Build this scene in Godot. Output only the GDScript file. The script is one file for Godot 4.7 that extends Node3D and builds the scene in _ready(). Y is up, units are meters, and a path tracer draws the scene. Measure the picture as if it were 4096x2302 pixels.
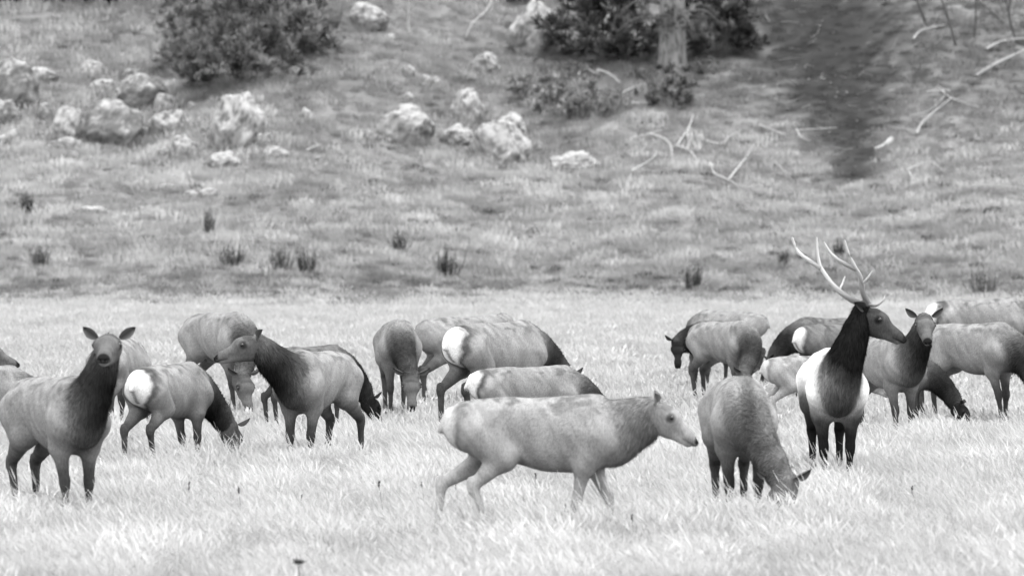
extends Node3D
# An elk herd in a pale autumn meadow under a rocky, brushy hillside; a black and white long-lens picture, so every colour is a grey.

const ELK_TABLE := [
	{"name": "cow_elk", "label": "large cow elk at far left facing the camera, head high, ears spread, dark mane", "at": Vector2(-4.489, -58.567), "turn": -62, "scale": 1.055, "poll": Vector3(0.85, 1.7, -0.16), "nose": Vector2(-30, -8), "legs": Vector4(0, 0.05, 0, 0.12), "kind": ""},
	{"name": "cow_elk", "label": "elk head with dark muzzle poking in at the left edge above the pale rump stripe", "at": Vector2(-8.137, -78.304), "turn": 0, "scale": 1.0, "poll": Vector3(1.15, 1.2, 0), "nose": Vector2(0, -15), "legs": Vector4(0, 0, 0, 0), "kind": ""},
	{"name": "calf_elk", "label": "low grey elk back just behind the rump of the far left cow", "at": Vector2(-6.576, -73.354), "turn": 6, "scale": 0.8, "poll": Vector3(1.15, 0.6, 0), "nose": Vector2(0, -60), "legs": Vector4(0, 0, 0, 0), "kind": ""},
	{"name": "cow_elk", "label": "grey elk mostly hidden between the far left cow's neck and the white rump grazer", "at": Vector2(-5.358, -81.313), "turn": 75, "scale": 0.92, "poll": Vector3(1.1, 0.6, 0), "nose": Vector2(0, -60), "legs": Vector4(0, 0, 0, 0), "kind": ""},
	{"name": "cow_elk", "label": "grazing elk with bright white rump turned to camera, dark head in the grass, left", "at": Vector2(-4.008, -69.782), "turn": 62, "scale": 0.91, "poll": Vector3(1.15, 0.55, 0.2), "nose": Vector2(0, -65), "legs": Vector4(0.05, 0, -0.12, 0.12), "kind": "r"},
	{"name": "cow_elk", "label": "grazing elk with pale flank at back left, behind the cow that looks left", "at": Vector2(-4.315, -88.254), "turn": -58, "scale": 1.08, "poll": Vector3(1.1, 0.55, 0.3), "nose": Vector2(0, -60), "legs": Vector4(0, 0.1, -0.05, 0.1), "kind": ""},
	{"name": "cow_elk", "label": "cow elk standing with dark neck and head raised, looking left", "at": Vector2(-2.308, -70.323), "turn": -112, "scale": 1.02, "poll": Vector3(0.98, 1.5, 0.3), "nose": Vector2(-58, -15), "legs": Vector4(0, 0, -0.2, 0.15), "kind": ""},
	{"name": "calf_elk", "label": "dark grazing elk bending down right, body hidden behind the cow looking left", "at": Vector2(-2.784, -81.856), "turn": 38, "scale": 0.84, "poll": Vector3(1.2, 0.5, 0), "nose": Vector2(0, -55), "legs": Vector4(0, 0, 0, 0), "kind": "d"},
	{"name": "cow_elk", "label": "elk grazing head-on to the camera with dark forehead, beside a paler elk, centre left", "at": Vector2(-1.675, -87.193), "turn": -85, "scale": 1.03, "poll": Vector3(1, 0.62, -0.12), "nose": Vector2(0, -60), "legs": Vector4(0.05, -0.05, 0, 0.1), "kind": ""},
	{"name": "cow_elk", "label": "grey elk flank between the head-on grazer and the big white rump", "at": Vector2(-0.69, -91.537), "turn": 35, "scale": 1.02, "poll": Vector3(1.15, 0.6, 0), "nose": Vector2(0, -60), "legs": Vector4(0, 0, 0.1, -0.1), "kind": "n"},
	{"name": "cow_elk", "label": "big elk with white rump and dark tail streak, grazing to the right, centre", "at": Vector2(-0.201, -81.523), "turn": 47, "scale": 1.09, "poll": Vector3(1.15, 0.68, 0.1), "nose": Vector2(0, -50), "legs": Vector4(0, 0, -0.1, 0.12), "kind": "r"},
	{"name": "cow_elk", "label": "elk seen only as a rounded pale rump above the big white rumped grazer's back", "at": Vector2(-0.235, -92.699), "turn": 80, "scale": 1.0, "poll": Vector3(1.1, 0.6, 0), "nose": Vector2(0, -60), "legs": Vector4(0, 0, 0, 0), "kind": ""},
	{"name": "calf_elk", "label": "smaller elk with white rump edge and mottled back, behind the walking elk", "at": Vector2(0.225, -71.915), "turn": 8, "scale": 0.82, "poll": Vector3(1.15, 0.55, 0), "nose": Vector2(0, -60), "legs": Vector4(0, 0, -0.12, 0.08), "kind": "r"},
	{"name": "cow_elk", "label": "pale grey elk walking to the right in front of the centre of the herd", "at": Vector2(0.295, -55.327), "turn": 0, "scale": 1.0, "poll": Vector3(1, 1.27, 0), "nose": Vector2(0, -32), "legs": Vector4(0.2, -0.22, -0.2, 0.22), "kind": "p"},
	{"name": "cow_elk", "label": "grazing elk with rounded light body and dark neck, right of centre, in the back row", "at": Vector2(3.293, -91.941), "turn": -55, "scale": 0.93, "poll": Vector3(1, 0.55, 0.38), "nose": Vector2(0, -60), "legs": Vector4(0, 0, 0, 0.1), "kind": ""},
	{"name": "cow_elk", "label": "dark elk face hanging low at the left shoulder of the rounded light grazer", "at": Vector2(3.278, -97.139), "turn": -120, "scale": 0.85, "poll": Vector3(1.05, 1.02, 0.2), "nose": Vector2(30, -65), "legs": Vector4(0, 0, 0, 0), "kind": "d"},
	{"name": "cow_elk", "label": "far elk facing away left behind the rounded light grazer", "at": Vector2(3.832, -106.206), "turn": 150, "scale": 0.88, "poll": Vector3(0.85, 0.6, 0.4), "nose": Vector2(0, -60), "legs": Vector4(0, 0, 0, 0.08), "kind": "n"},
	{"name": "cow_elk", "label": "far dark necked elk grazing to the left, left of the bull", "at": Vector2(5.258, -98.93), "turn": -160, "scale": 0.88, "poll": Vector3(1.15, 0.6, 0), "nose": Vector2(0, -60), "legs": Vector4(0, 0, 0, 0), "kind": "d"},
	{"name": "cow_elk", "label": "dark backed elk with curved white rump stripe just left of the bull's shoulder", "at": Vector2(5.093, -93.696), "turn": 36, "scale": 0.88, "poll": Vector3(1.15, 0.6, 0), "nose": Vector2(0, -60), "legs": Vector4(0, 0, 0, 0), "kind": "d"},
	{"name": "calf_elk", "label": "smooth pale grey elk walking behind the bull's chest", "at": Vector2(4.138, -81.841), "turn": 0, "scale": 0.75, "poll": Vector3(1, 0.95, 0), "nose": Vector2(0, -30), "legs": Vector4(0.1, -0.1, -0.1, 0.1), "kind": "p"},
	{"name": "cow_elk", "label": "large elk grazing towards the camera, head low to the right, in the right foreground", "at": Vector2(2.213, -58.2), "turn": -86, "scale": 1.06, "poll": Vector3(1, 0.47, -0.32), "nose": Vector2(-20, -60), "legs": Vector4(0.05, -0.05, 0, 0.1), "kind": "m"},
	{"name": "bull_elk", "label": "bull elk with tall antlers, dark mane and cream body, looking right", "at": Vector2(3.564, -66.125), "turn": -88, "scale": 1.12, "poll": Vector3(0.6, 1.74, -0.23), "nose": Vector2(82, -26), "legs": Vector4(0, 0, 0, 0.05), "kind": "b"},
	{"name": "cow_elk", "label": "cow elk right of the bull staring at the camera with ears out", "at": Vector2(4.937, -78.997), "turn": -62, "scale": 1.01, "poll": Vector3(0.85, 1.6, -0.09), "nose": Vector2(-26, -26), "legs": Vector4(0, 0.05, 0, 0.1), "kind": ""},
	{"name": "cow_elk", "label": "big elk with light flank and dark belly at the right edge, grazing right", "at": Vector2(6.557, -84.602), "turn": -42, "scale": 1.04, "poll": Vector3(1.1, 0.6, 0), "nose": Vector2(0, -60), "legs": Vector4(0, 0.1, 0, 0), "kind": ""},
	{"name": "calf_elk", "label": "dark grazing elk low in the grass under the belly of the right edge elk", "at": Vector2(5.331, -83.518), "turn": -10, "scale": 0.75, "poll": Vector3(1.25, 0.45, 0), "nose": Vector2(0, -60), "legs": Vector4(0, 0, 0, 0), "kind": "d"},
	{"name": "cow_elk", "label": "far elk at the right edge with white rump tip showing above the others' backs", "at": Vector2(8.18, -103.33), "turn": 5, "scale": 1.07, "poll": Vector3(1.15, 0.75, 0), "nose": Vector2(0, -60), "legs": Vector4(0, 0, 0, 0), "kind": "r"},
]
const ROCK_TABLE := [  # label, x, z, width, height, kind
	["large grey boulder cut by the left edge, with a dark cleft below", -19.966, -238.124, 2.089, 1.899, "g"],
	["grey boulder at the left edge below the dark cleft", -20.197, -235.917, 1.287, 1.193, "g"],
	["flat pale slab behind the left edge boulder", -19.039, -240.515, 1.216, 0.464, "w"],
	["small rounded speckled rock uphill from the flat pale slab", -17.073, -241.802, 0.934, 0.547, "w"],
	["wide dark domed boulder with white lichen, below the big juniper", -14.83, -237.954, 2.088, 1.423, "g"],
	["low pale ledge rock left of the dark domed boulder", -16.432, -239.996, 1.054, 0.463, "w"],
	["blocky pale boulder leaning on the widest speckled boulder", -17.443, -233.73, 1.368, 1.431, "w"],
	["widest speckled boulder of the left rock group", -15.841, -233.761, 2.469, 1.646, "g"],
	["white flecked boulder between the speckled boulder and the tall white rock", -13.477, -234.329, 1.59, 1.029, "w"],
	["small pale rock peeping out under the right end of the dark dome", -13.794, -236.874, 0.915, 0.725, "w"],
	["tall bright white boulder with furrowed face, below the juniper", -10.584, -230.821, 1.964, 1.994, "w"],
	["conical pale rock in front of the tall white boulder", -12.694, -230.67, 1.075, 0.983, "w"],
	["blocky white rock lying alone below the tall white boulder", -11.049, -228.147, 1.275, 0.653, "w"],
	["low broken rocks right of the blocky white rock", -9.092, -228.445, 0.973, 0.517, "w"],
	["small pale rock in grass near the left edge, below the cut boulders", -19.45, -232.54, 0.558, 0.713, "w"],
	["flat grey rock in the grass in front of the widest speckled boulder", -17.465, -232.212, 1.514, 0.494, "g"],
	["tiny white stone at the lower left of the left rock group", -16.259, -229.607, 0.367, 0.245, "w"],
	["small upright white stone on bare slope between the two rock groups", -7.997, -232.705, 0.496, 0.543, "w"],
	["rough rock with dark underside at the top, right of the juniper", -5.907, -244.128, 1.624, 0.974, "w"],
	["small pale stone below the rough top rock", -5.007, -243.328, 0.486, 0.292, "w"],
	["oval white stone on the slope left of the twin white stones", -4.191, -240.675, 0.497, 0.353, "w"],
	["rounder one of the twin white stones on the upper slope", -3.483, -240.484, 0.433, 0.417, "w"],
	["slimmer one of the twin white stones on the upper slope", -3.094, -240.675, 0.353, 0.481, "w"],
	["small white stone above the large slanting boulder", -4.169, -238.029, 0.476, 0.333, "w"],
	["rounded grey rock above the small oval boulder, dark beneath", -1.871, -238.357, 1.142, 1.285, "w"],
	["large slanting white boulder with dark lower right side", -4.21, -233.46, 2.28, 1.38, "w"],
	["small oval boulder between the slanting boulder and the knobbly one", -2.191, -234.421, 1.263, 0.842, "w"],
	["big knobbly pale boulder at the centre of the slope", -0.434, -233.114, 2.169, 1.657, "w"],
	["pale top block on the right shoulder of the knobbly boulder", -0.016, -237.409, 1.232, 0.98, "w"],
	["round light block on the left shoulder of the knobbly boulder", -1.039, -236.501, 0.882, 0.787, "w"],
	["bright white lens shaped rock right of the knobbly boulder", 2.41, -231.651, 1.863, 0.724, "w"],
	["pale knob rock on the upper slope left of the sagebrush", -1.072, -244.077, 1.105, 0.78, "w"],
	["large pale outcrop beside the dark conifer shade", 0.965, -246.274, 2.063, 2.046, "w"],
	["flat white stone in the mid slope grass, right of a pair", -11.29, -221.512, 0.752, 0.383, "w"],
	["flat white stone in the mid slope grass, left of a pair", -11.964, -222.071, 0.621, 0.311, "w"],
	["long flat pale stone in grass near the small dark left bush", -15.442, -219.538, 1.081, 0.248, "w"],
	["thin pale stone above the pair of flat white stones", -13.025, -223.866, 0.835, 0.179, "w"],
	["dark flat stone in grass at the far right of the slope", 17.443, -214.838, 0.787, 0.315, "d"],
	["squat grey rock between the left edge boulder and the blocky pale boulder", -18.535, -236.141, 0.723, 0.66, "g"],
	["low rock slab sunk in grass just above the wide dark dome", -15.437, -241.095, 0.835, 0.417, "g"],
	["small dark rock right of the widest speckled boulder", -14.397, -234.189, 0.468, 0.499, "g"],
	["broken grey stones left of the conical pale rock", -13.5, -230.872, 0.554, 0.4, "g"],
	["grey rock at the foot of the tall white boulder, right side", -9.533, -229.839, 0.765, 0.612, "g"],
	["low grey rock in grass left of the tall white boulder", -11.909, -232.567, 0.589, 0.496, "g"],
	["sunken grey rock below the flat grey rock", -17.068, -229.908, 0.704, 0.337, "g"],
	["pale stone at the left edge below the rock group", -19.901, -232.892, 0.465, 0.434, "w"],
	["small grey stone uphill between the dome and the tall white boulder", -12.668, -235.988, 0.44, 0.409, "g"],
	["grey stone half buried right of the knobbly boulder", 1.034, -235.327, 0.564, 0.502, "g"],
	["small grey rock left of the large slanting boulder", -5.642, -231.801, 0.54, 0.432, "g"],
	["little white stone uphill of the slanting boulder", -4.668, -238.742, 0.302, 0.255, "w"],
	["grey stone under the rounded grey rock", -1.228, -239.424, 0.479, 0.447, "g"],
]
const TWIGGY_TABLE := [  # label, x, z, width, height, tone
	["small dark bush nearest the left edge on the grassy slope", -17.958, -220.266, 0.775, 0.811, 0.045],
	["pale twiggy bush low on the slope at the left", -16.325, -206.116, 0.989, 0.759, 0.081],
	["twiggy bush leaning right, left of the paired bushes", -9.55, -203.171, 1.138, 0.872, 0.063],
	["wider left bush of the touching pair above the meadow", -7.811, -201.99, 1.325, 1.022, 0.063],
	["darker right bush of the touching pair above the meadow", -6.96, -201.133, 0.998, 1.079, 0.041],
	["upright brush tuft uphill between the pair and the darkest bush", -3.94, -208.847, 0.969, 0.769, 0.054],
	["darkest bush on the lower slope, above the centre of the herd", -2.149, -204.024, 1.404, 1.189, 0.027],
	["narrow dark bush on the slope left of the bull's antlers", 5.965, -197.058, 0.82, 1.118, 0.045],
	["thin pale bush with bare stem behind the right edge elk", 15.142, -190.846, 1.466, 1.024, 0.09],
	["faint thin bush in the mid slope grass, left", -10.754, -211.147, 0.777, 1.004, 0.099],
	["tiny bush left of the antler tips", 9.48, -206.97, 0.53, 0.571, 0.072],
	["faint bush seen behind the antler tines", 11.449, -208.414, 0.567, 0.703, 0.072],
]
const LEAFY_TABLE := [  # label, name, x, z, width, height, tone, light tips
	["big spreading juniper shrub at upper left, main dark mound", "juniper_shrub", -10.97, -237.238, 4.716, 2.987, 0.09, 0],
	["left lobe juniper of the upper left thicket", "juniper_shrub", -13.112, -241.366, 2.726, 2.245, 0.1, 0],
	["right hand juniper of the upper left thicket, rising out of frame", "juniper_shrub", -9.053, -240.424, 4.146, 3.349, 0.11, 0],
	["rear juniper of the upper left thicket at the top edge", "juniper_shrub", -11.339, -245.42, 5.364, 2.763, 0.1, 0],
	["small shrub with pale stems right of the upper left thicket", "juniper_shrub", -7.248, -242.055, 1.128, 1.934, 0.13, 0],
	["dark thicket along the top edge at far left", "juniper_shrub", -19.427, -249.145, 5.445, 1.815, 0.025, 0],
	["dark thicket at the top edge left of the juniper", "juniper_shrub", -15.531, -249.594, 3.645, 1.491, 0.03, 0],
	["dark low conifer filling the shade left of the pine trunk", "conifer_shrub", 3.759, -244.576, 4.701, 3.891, 0.055, 0],
	["dark low conifer in the shade right of the pine trunk", "conifer_shrub", 8.684, -245.071, 3.417, 3.579, 0.05, 0],
	["dark brush at the top edge left of the pale outcrop", "conifer_shrub", 0.701, -251.362, 2.506, 1.504, 0.05, 0],
	["leftmost sagebrush of the row below the dark conifer", "sagebrush", 0.385, -241.083, 1.604, 1.764, 0.12, 1],
	["second sagebrush of the row, in front of the knobbly boulder", "sagebrush", 1.653, -239.113, 1.908, 1.988, 0.12, 1],
	["third sagebrush of the row, with bright tips", "sagebrush", 2.883, -238.258, 1.902, 1.822, 0.1, 1],
	["rightmost sagebrush of the row, beside the stick pile", "sagebrush", 4.059, -237.382, 1.422, 1.58, 0.12, 1],
	["low brush between the dark conifer and the sagebrush row", "sagebrush", 2.449, -242.371, 2.095, 0.967, 0.09, 1],
	["low brush just left of the pine trunk foot", "sagebrush", 5.117, -241.921, 1.449, 0.805, 0.07, 1],
	["low brush just right of the pine trunk foot", "sagebrush", 7.856, -242.513, 1.452, 0.888, 0.07, 1],
	["dark round bush with light crown at the foot of the pine", "round_bush", 6.363, -238.3, 2.613, 1.821, 0.045, 1],
	["small round bush left of the pine foot bush", "round_bush", 5.623, -240.087, 1.278, 0.895, 0.1, 1],
]
const BRANCH_TABLE := [  # label, name, radius, points on the slope (x, z), forks
	["pale forked branch end lying left of the crossing sticks", "fallen_branch", 0.031, [Vector2(4.633, -234.062), Vector2(5.595, -234.48), Vector2(6.106, -234.9)], []],
	["bent stick crossing downhill in the middle of the scattered sticks", "fallen_branch", 0.039, [Vector2(5.433, -234.229), Vector2(6.096, -232.709), Vector2(6.214, -230.747)], []],
	["upright forked stick with pale tip, right of the bent stick", "fallen_branch", 0.039, [Vector2(6.428, -232.392), Vector2(6.942, -234.587), Vector2(7.183, -236.359)], [[Vector2(6.942, -234.587), Vector2(6.881, -233.064)]]],
	["thin stick running down right from the upright forked stick", "fallen_branch", 0.027, [Vector2(6.427, -232.344), Vector2(6.906, -231.808), Vector2(7.184, -229.821)], []],
	["thin straight stick lying below the bent stick", "fallen_branch", 0.027, [Vector2(4.584, -228.459), Vector2(5.409, -230.548), Vector2(5.616, -231.461)], []],
	["short stick below the pine foot bush", "fallen_branch", 0.032, [Vector2(5.19, -236.718), Vector2(5.588, -236.178)], []],
	["bleached straight branch left of the dark round bush", "fallen_branch", 0.04, [Vector2(4.774, -238), Vector2(5.778, -238.186)], []],
	["wavy stick with knob at left, mid slope", "fallen_branch", 0.031, [Vector2(7.64, -233.443), Vector2(8.234, -233.522), Vector2(8.568, -234.599), Vector2(9.048, -235.293)], []],
	["straight stick with thick pale right end", "fallen_branch", 0.035, [Vector2(9.808, -235.847), Vector2(10.471, -234.829), Vector2(10.807, -234.318)], []],
	["long forked branch with upturned left end, nearest the meadow", "fallen_branch", 0.038, [Vector2(7.736, -229.819), Vector2(7.74, -227.68), Vector2(8.255, -226.822), Vector2(8.691, -225.192), Vector2(9.456, -226.623)], [[Vector2(8.264, -227.078), Vector2(9.034, -231.303), Vector2(9.375, -232.886)]]],
	["level stick at the foot of the dark soil streak with painted shade", "fallen_branch", 0.027, [Vector2(11.219, -235.093), Vector2(12.855, -235.214)], []],
	["curved stick beneath the level stick", "fallen_branch", 0.027, [Vector2(11.219, -235.093), Vector2(11.4, -234.297), Vector2(11.719, -233.813)], []],
	["thick bleached log slanting up right on the right slope", "fallen_log", 0.07, [Vector2(15.8, -232.416), Vector2(16.231, -234.168), Vector2(17.454, -236.161)], []],
	["thinner grey log parallel to the thick bleached log", "fallen_log", 0.047, [Vector2(15.788, -235.011), Vector2(16.567, -235.63), Vector2(17.258, -236.709)], []],
	["short branch above the upper end of the bleached log", "fallen_branch", 0.032, [Vector2(16.51, -237.3), Vector2(17.14, -237.27), Vector2(17.458, -237.07)], []],
	["pale branch running down right from the bleached log", "fallen_branch", 0.032, [Vector2(17.132, -237.159), Vector2(17.451, -236.116), Vector2(18.374, -234.24)], []],
	["zigzag branch lying below the bleached log", "fallen_branch", 0.03, [Vector2(15.027, -227.025), Vector2(15.516, -227.777), Vector2(15.999, -228.39), Vector2(16.415, -225.725)], [[Vector2(15.152, -227.095), Vector2(15.203, -225.374), Vector2(15.39, -225.467)]]],
	["curved log at the right edge, upper one", "fallen_log", 0.072, [Vector2(19.12, -240.118), Vector2(19.826, -240.921), Vector2(20.913, -241.981)], []],
	["long log at the right edge, lower one", "fallen_log", 0.095, [Vector2(18.536, -237.743), Vector2(19.512, -238.445), Vector2(20.838, -240.184)], []],
	["grey branch arching in the upper right dead wood", "fallen_branch", 0.049, [Vector2(16.358, -242.579), Vector2(16.727, -243.014), Vector2(17.645, -242.728)], []],
	["pale thin branch in grass near the right edge", "fallen_branch", 0.026, [Vector2(16.93, -221.823), Vector2(17.764, -220.244), Vector2(19.005, -220.679)], []],
	["thin twig lying left of the dark soil streak with painted shade", "fallen_branch", 0.023, [Vector2(10.132, -232.082), Vector2(10.651, -230.238)], []],
	["bleached root in the stick pile left of the dark round bush", "fallen_branch", 0.048, [Vector2(3.501, -242.109), Vector2(3.977, -241.632), Vector2(4.36, -240.556)], []],
	["curled bleached branch behind the rightmost sagebrush", "fallen_branch", 0.04, [Vector2(2.692, -241.866), Vector2(2.94, -242.412), Vector2(3.416, -241.774)], []],
	["pale branch across the stick pile", "fallen_branch", 0.04, [Vector2(4.343, -239.599), Vector2(4.991, -240.056), Vector2(5.636, -240.275)], []],
	["thin curved stick up the slope above the twin stones", "fallen_branch", 0.034, [Vector2(-0.789, -251.964), Vector2(-1.049, -249.981), Vector2(-1.621, -248.211), Vector2(-1.919, -246.194)], []],
	["small stick heap below the slope stones, left of centre", "fallen_branch", 0.03, [Vector2(-7.89, -228.521), Vector2(-7.375, -229.579)], [[Vector2(-7.522, -227.537), Vector2(-7.13, -228.582)]]],
]
const SAPLING_TABLE := [  # label, radius, foot (x, z), offsets of its bends (x, y)
	["leaning bare sapling, leftmost at the upper right", 0.057, Vector2(16.991, -243.789), [Vector2(-0.455, 1.073), Vector2(-0.975, 2.113)]],
	["long leaning bare sapling right of the leftmost one", 0.048, Vector2(17.996, -241.141), [Vector2(-0.322, 0.997), Vector2(-0.675, 2.01), Vector2(-0.965, 3.054)]],
	["straight thin dead sapling at the upper right", 0.04, Vector2(18.754, -241.586), [Vector2(0.048, 0.773), Vector2(0.097, 2.094)]],
	["forked bare sapling at the far upper right", 0.049, Vector2(20.51, -242.562), [Vector2(-0.259, 0.809), Vector2(-0.194, 1.617), Vector2(-0.129, 2.911)]],
	["thin crooked sapling slanting between the upper right saplings", 0.032, Vector2(20.249, -243.704), [Vector2(-0.487, 0.39), Vector2(-1.3, 1.137), Vector2(-1.787, 1.787)]],
	["pale bare stem at the top, right of the rough top rock", 0.049, Vector2(-4.242, -244.845), [Vector2(-0.016, 0.653), Vector2(-0.016, 1.959)]],
	["pale thin stem near the upper left corner", 0.037, Vector2(-20.316, -243.716), [Vector2(-0.016, 0.812), Vector2(-0.032, 1.657)]],
]
const PINE_AT := Vector2(6.527, -242.439)
const SOIL_SHADE_LINE := [Vector2(12.893, -250.672), Vector2(12.931, -245.024), Vector2(13.254, -240.487), Vector2(13.303, -235.663), Vector2(13.177, -229.336)]  # tongue down the slope: dark soil with tree shade painted in
const BONE_AT := Vector2(14.478, -231.826)
const SEED_HEAD_AT := Vector2(-1.615, -44.977)
const STALK_TABLE := [Vector2(-1.547, -60.562), Vector2(-0.692, -58.255), Vector2(0.561, -55.284), Vector2(-1.927, -57.993), Vector2(-0.09, -58.357), Vector2(0.088, -59.701), Vector2(1.043, -57.455), Vector2(1.423, -58.911), Vector2(1.713, -59.429), Vector2(1.822, -58.481), Vector2(2.684, -56.495), Vector2(-3.372, -58.903), Vector2(-4.176, -56.487), Vector2(-2.979, -58.151), Vector2(-2.171, -58.851), Vector2(0.279, -58.091), Vector2(1.255, -53.448), Vector2(1.316, -61.284), Vector2(-0.719, -60.578), Vector2(0.261, -58.459), Vector2(2.501, -51.925), Vector2(3.988, -59.07), Vector2(-2.393, -57.119), Vector2(-0.282, -58.003), Vector2(-0.546, -59.308), Vector2(-1.099, -57.176), Vector2(0.751, -58.651), Vector2(1.699, -61.823), Vector2(-2.437, -56.378), Vector2(-0.328, -47.726)]
const TALL_GRASS := [Vector2(-0.137, -54.094), Vector2(0.402, -53.848), Vector2(0.91, -54.123)]  # taller stands of grass in the meadow

var names := {}
var herd_parts := []
var noise := FastNoiseLite.new()
var fine := FastNoiseLite.new()
var coat_material: StandardMaterial3D
var fur_material: StandardMaterial3D
var eye_material: StandardMaterial3D
var plant_material: StandardMaterial3D
var rock_material: StandardMaterial3D
var wood_material: StandardMaterial3D


# ---------------------------------------------------------------- helpers
class Sheet:  # collects triangles with a normal and a colour at each corner
	var v := PackedVector3Array()
	var n := PackedVector3Array()
	var c := PackedColorArray()
	var i := PackedInt32Array()

	func point(p: Vector3, normal: Vector3, col: float) -> int:
		v.append(p)
		n.append(normal)
		c.append(Color(col, col, col))
		return v.size() - 1

	func tri(a: int, b: int, d: int) -> void:
		i.append(a)
		i.append(b)
		i.append(d)

	func quad(a: int, b: int, d: int, e: int) -> void:
		tri(a, b, d)
		tri(a, d, e)

	func arrays() -> Array:
		var s := []
		s.resize(Mesh.ARRAY_MAX)
		s[Mesh.ARRAY_VERTEX] = v
		s[Mesh.ARRAY_NORMAL] = n
		s[Mesh.ARRAY_COLOR] = c
		s[Mesh.ARRAY_INDEX] = i
		return s

	func mesh() -> ArrayMesh:
		var m := ArrayMesh.new()
		m.add_surface_from_arrays(Mesh.PRIMITIVE_TRIANGLES, arrays())
		return m

	# a bent tapering tube through points, with radii
	func tube(p: Array, r: Array, sides: int, col: float, wobble := 0.0, g: RandomNumberGenerator = null) -> void:
		var last := -1
		for k in p.size():
			var along: Vector3 = (p[mini(k + 1, p.size() - 1)] - p[maxi(k - 1, 0)]).normalized()
			var side := along.cross(Vector3.UP if absf(along.y) < 0.9 else Vector3.RIGHT).normalized()
			var other := side.cross(along)
			var first := v.size()
			for q in sides:
				var a := TAU * q / sides
				var out := side * cos(a) + other * sin(a)
				var rr: float = r[k]
				var cc := col
				if g:
					rr *= 1.0 + g.randf_range(-wobble, wobble)
					cc *= 1.0 + g.randf_range(-wobble, wobble)
				point(p[k] + out * rr, out, cc)
			if last >= 0:
				for q in sides:
					var q2 := (q + 1) % sides
					quad(last + q, last + q2, first + q2, first + q)
			last = first
		var tip := point(p[-1] + (p[-1] - p[-2]).normalized() * r[-1] * 0.6, (p[-1] - p[-2]).normalized(), col)
		for q in sides:
			tri(last + q, last + (q + 1) % sides, tip)
		var base := point(p[0], (p[0] - p[1]).normalized(), col)
		for q in sides:
			tri(v.size() - 1, first_ring(sides, p.size()) + (q + 1) % sides, first_ring(sides, p.size()) + q)

	func first_ring(sides: int, rings: int) -> int:
		return v.size() - 2 - sides * rings


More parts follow.
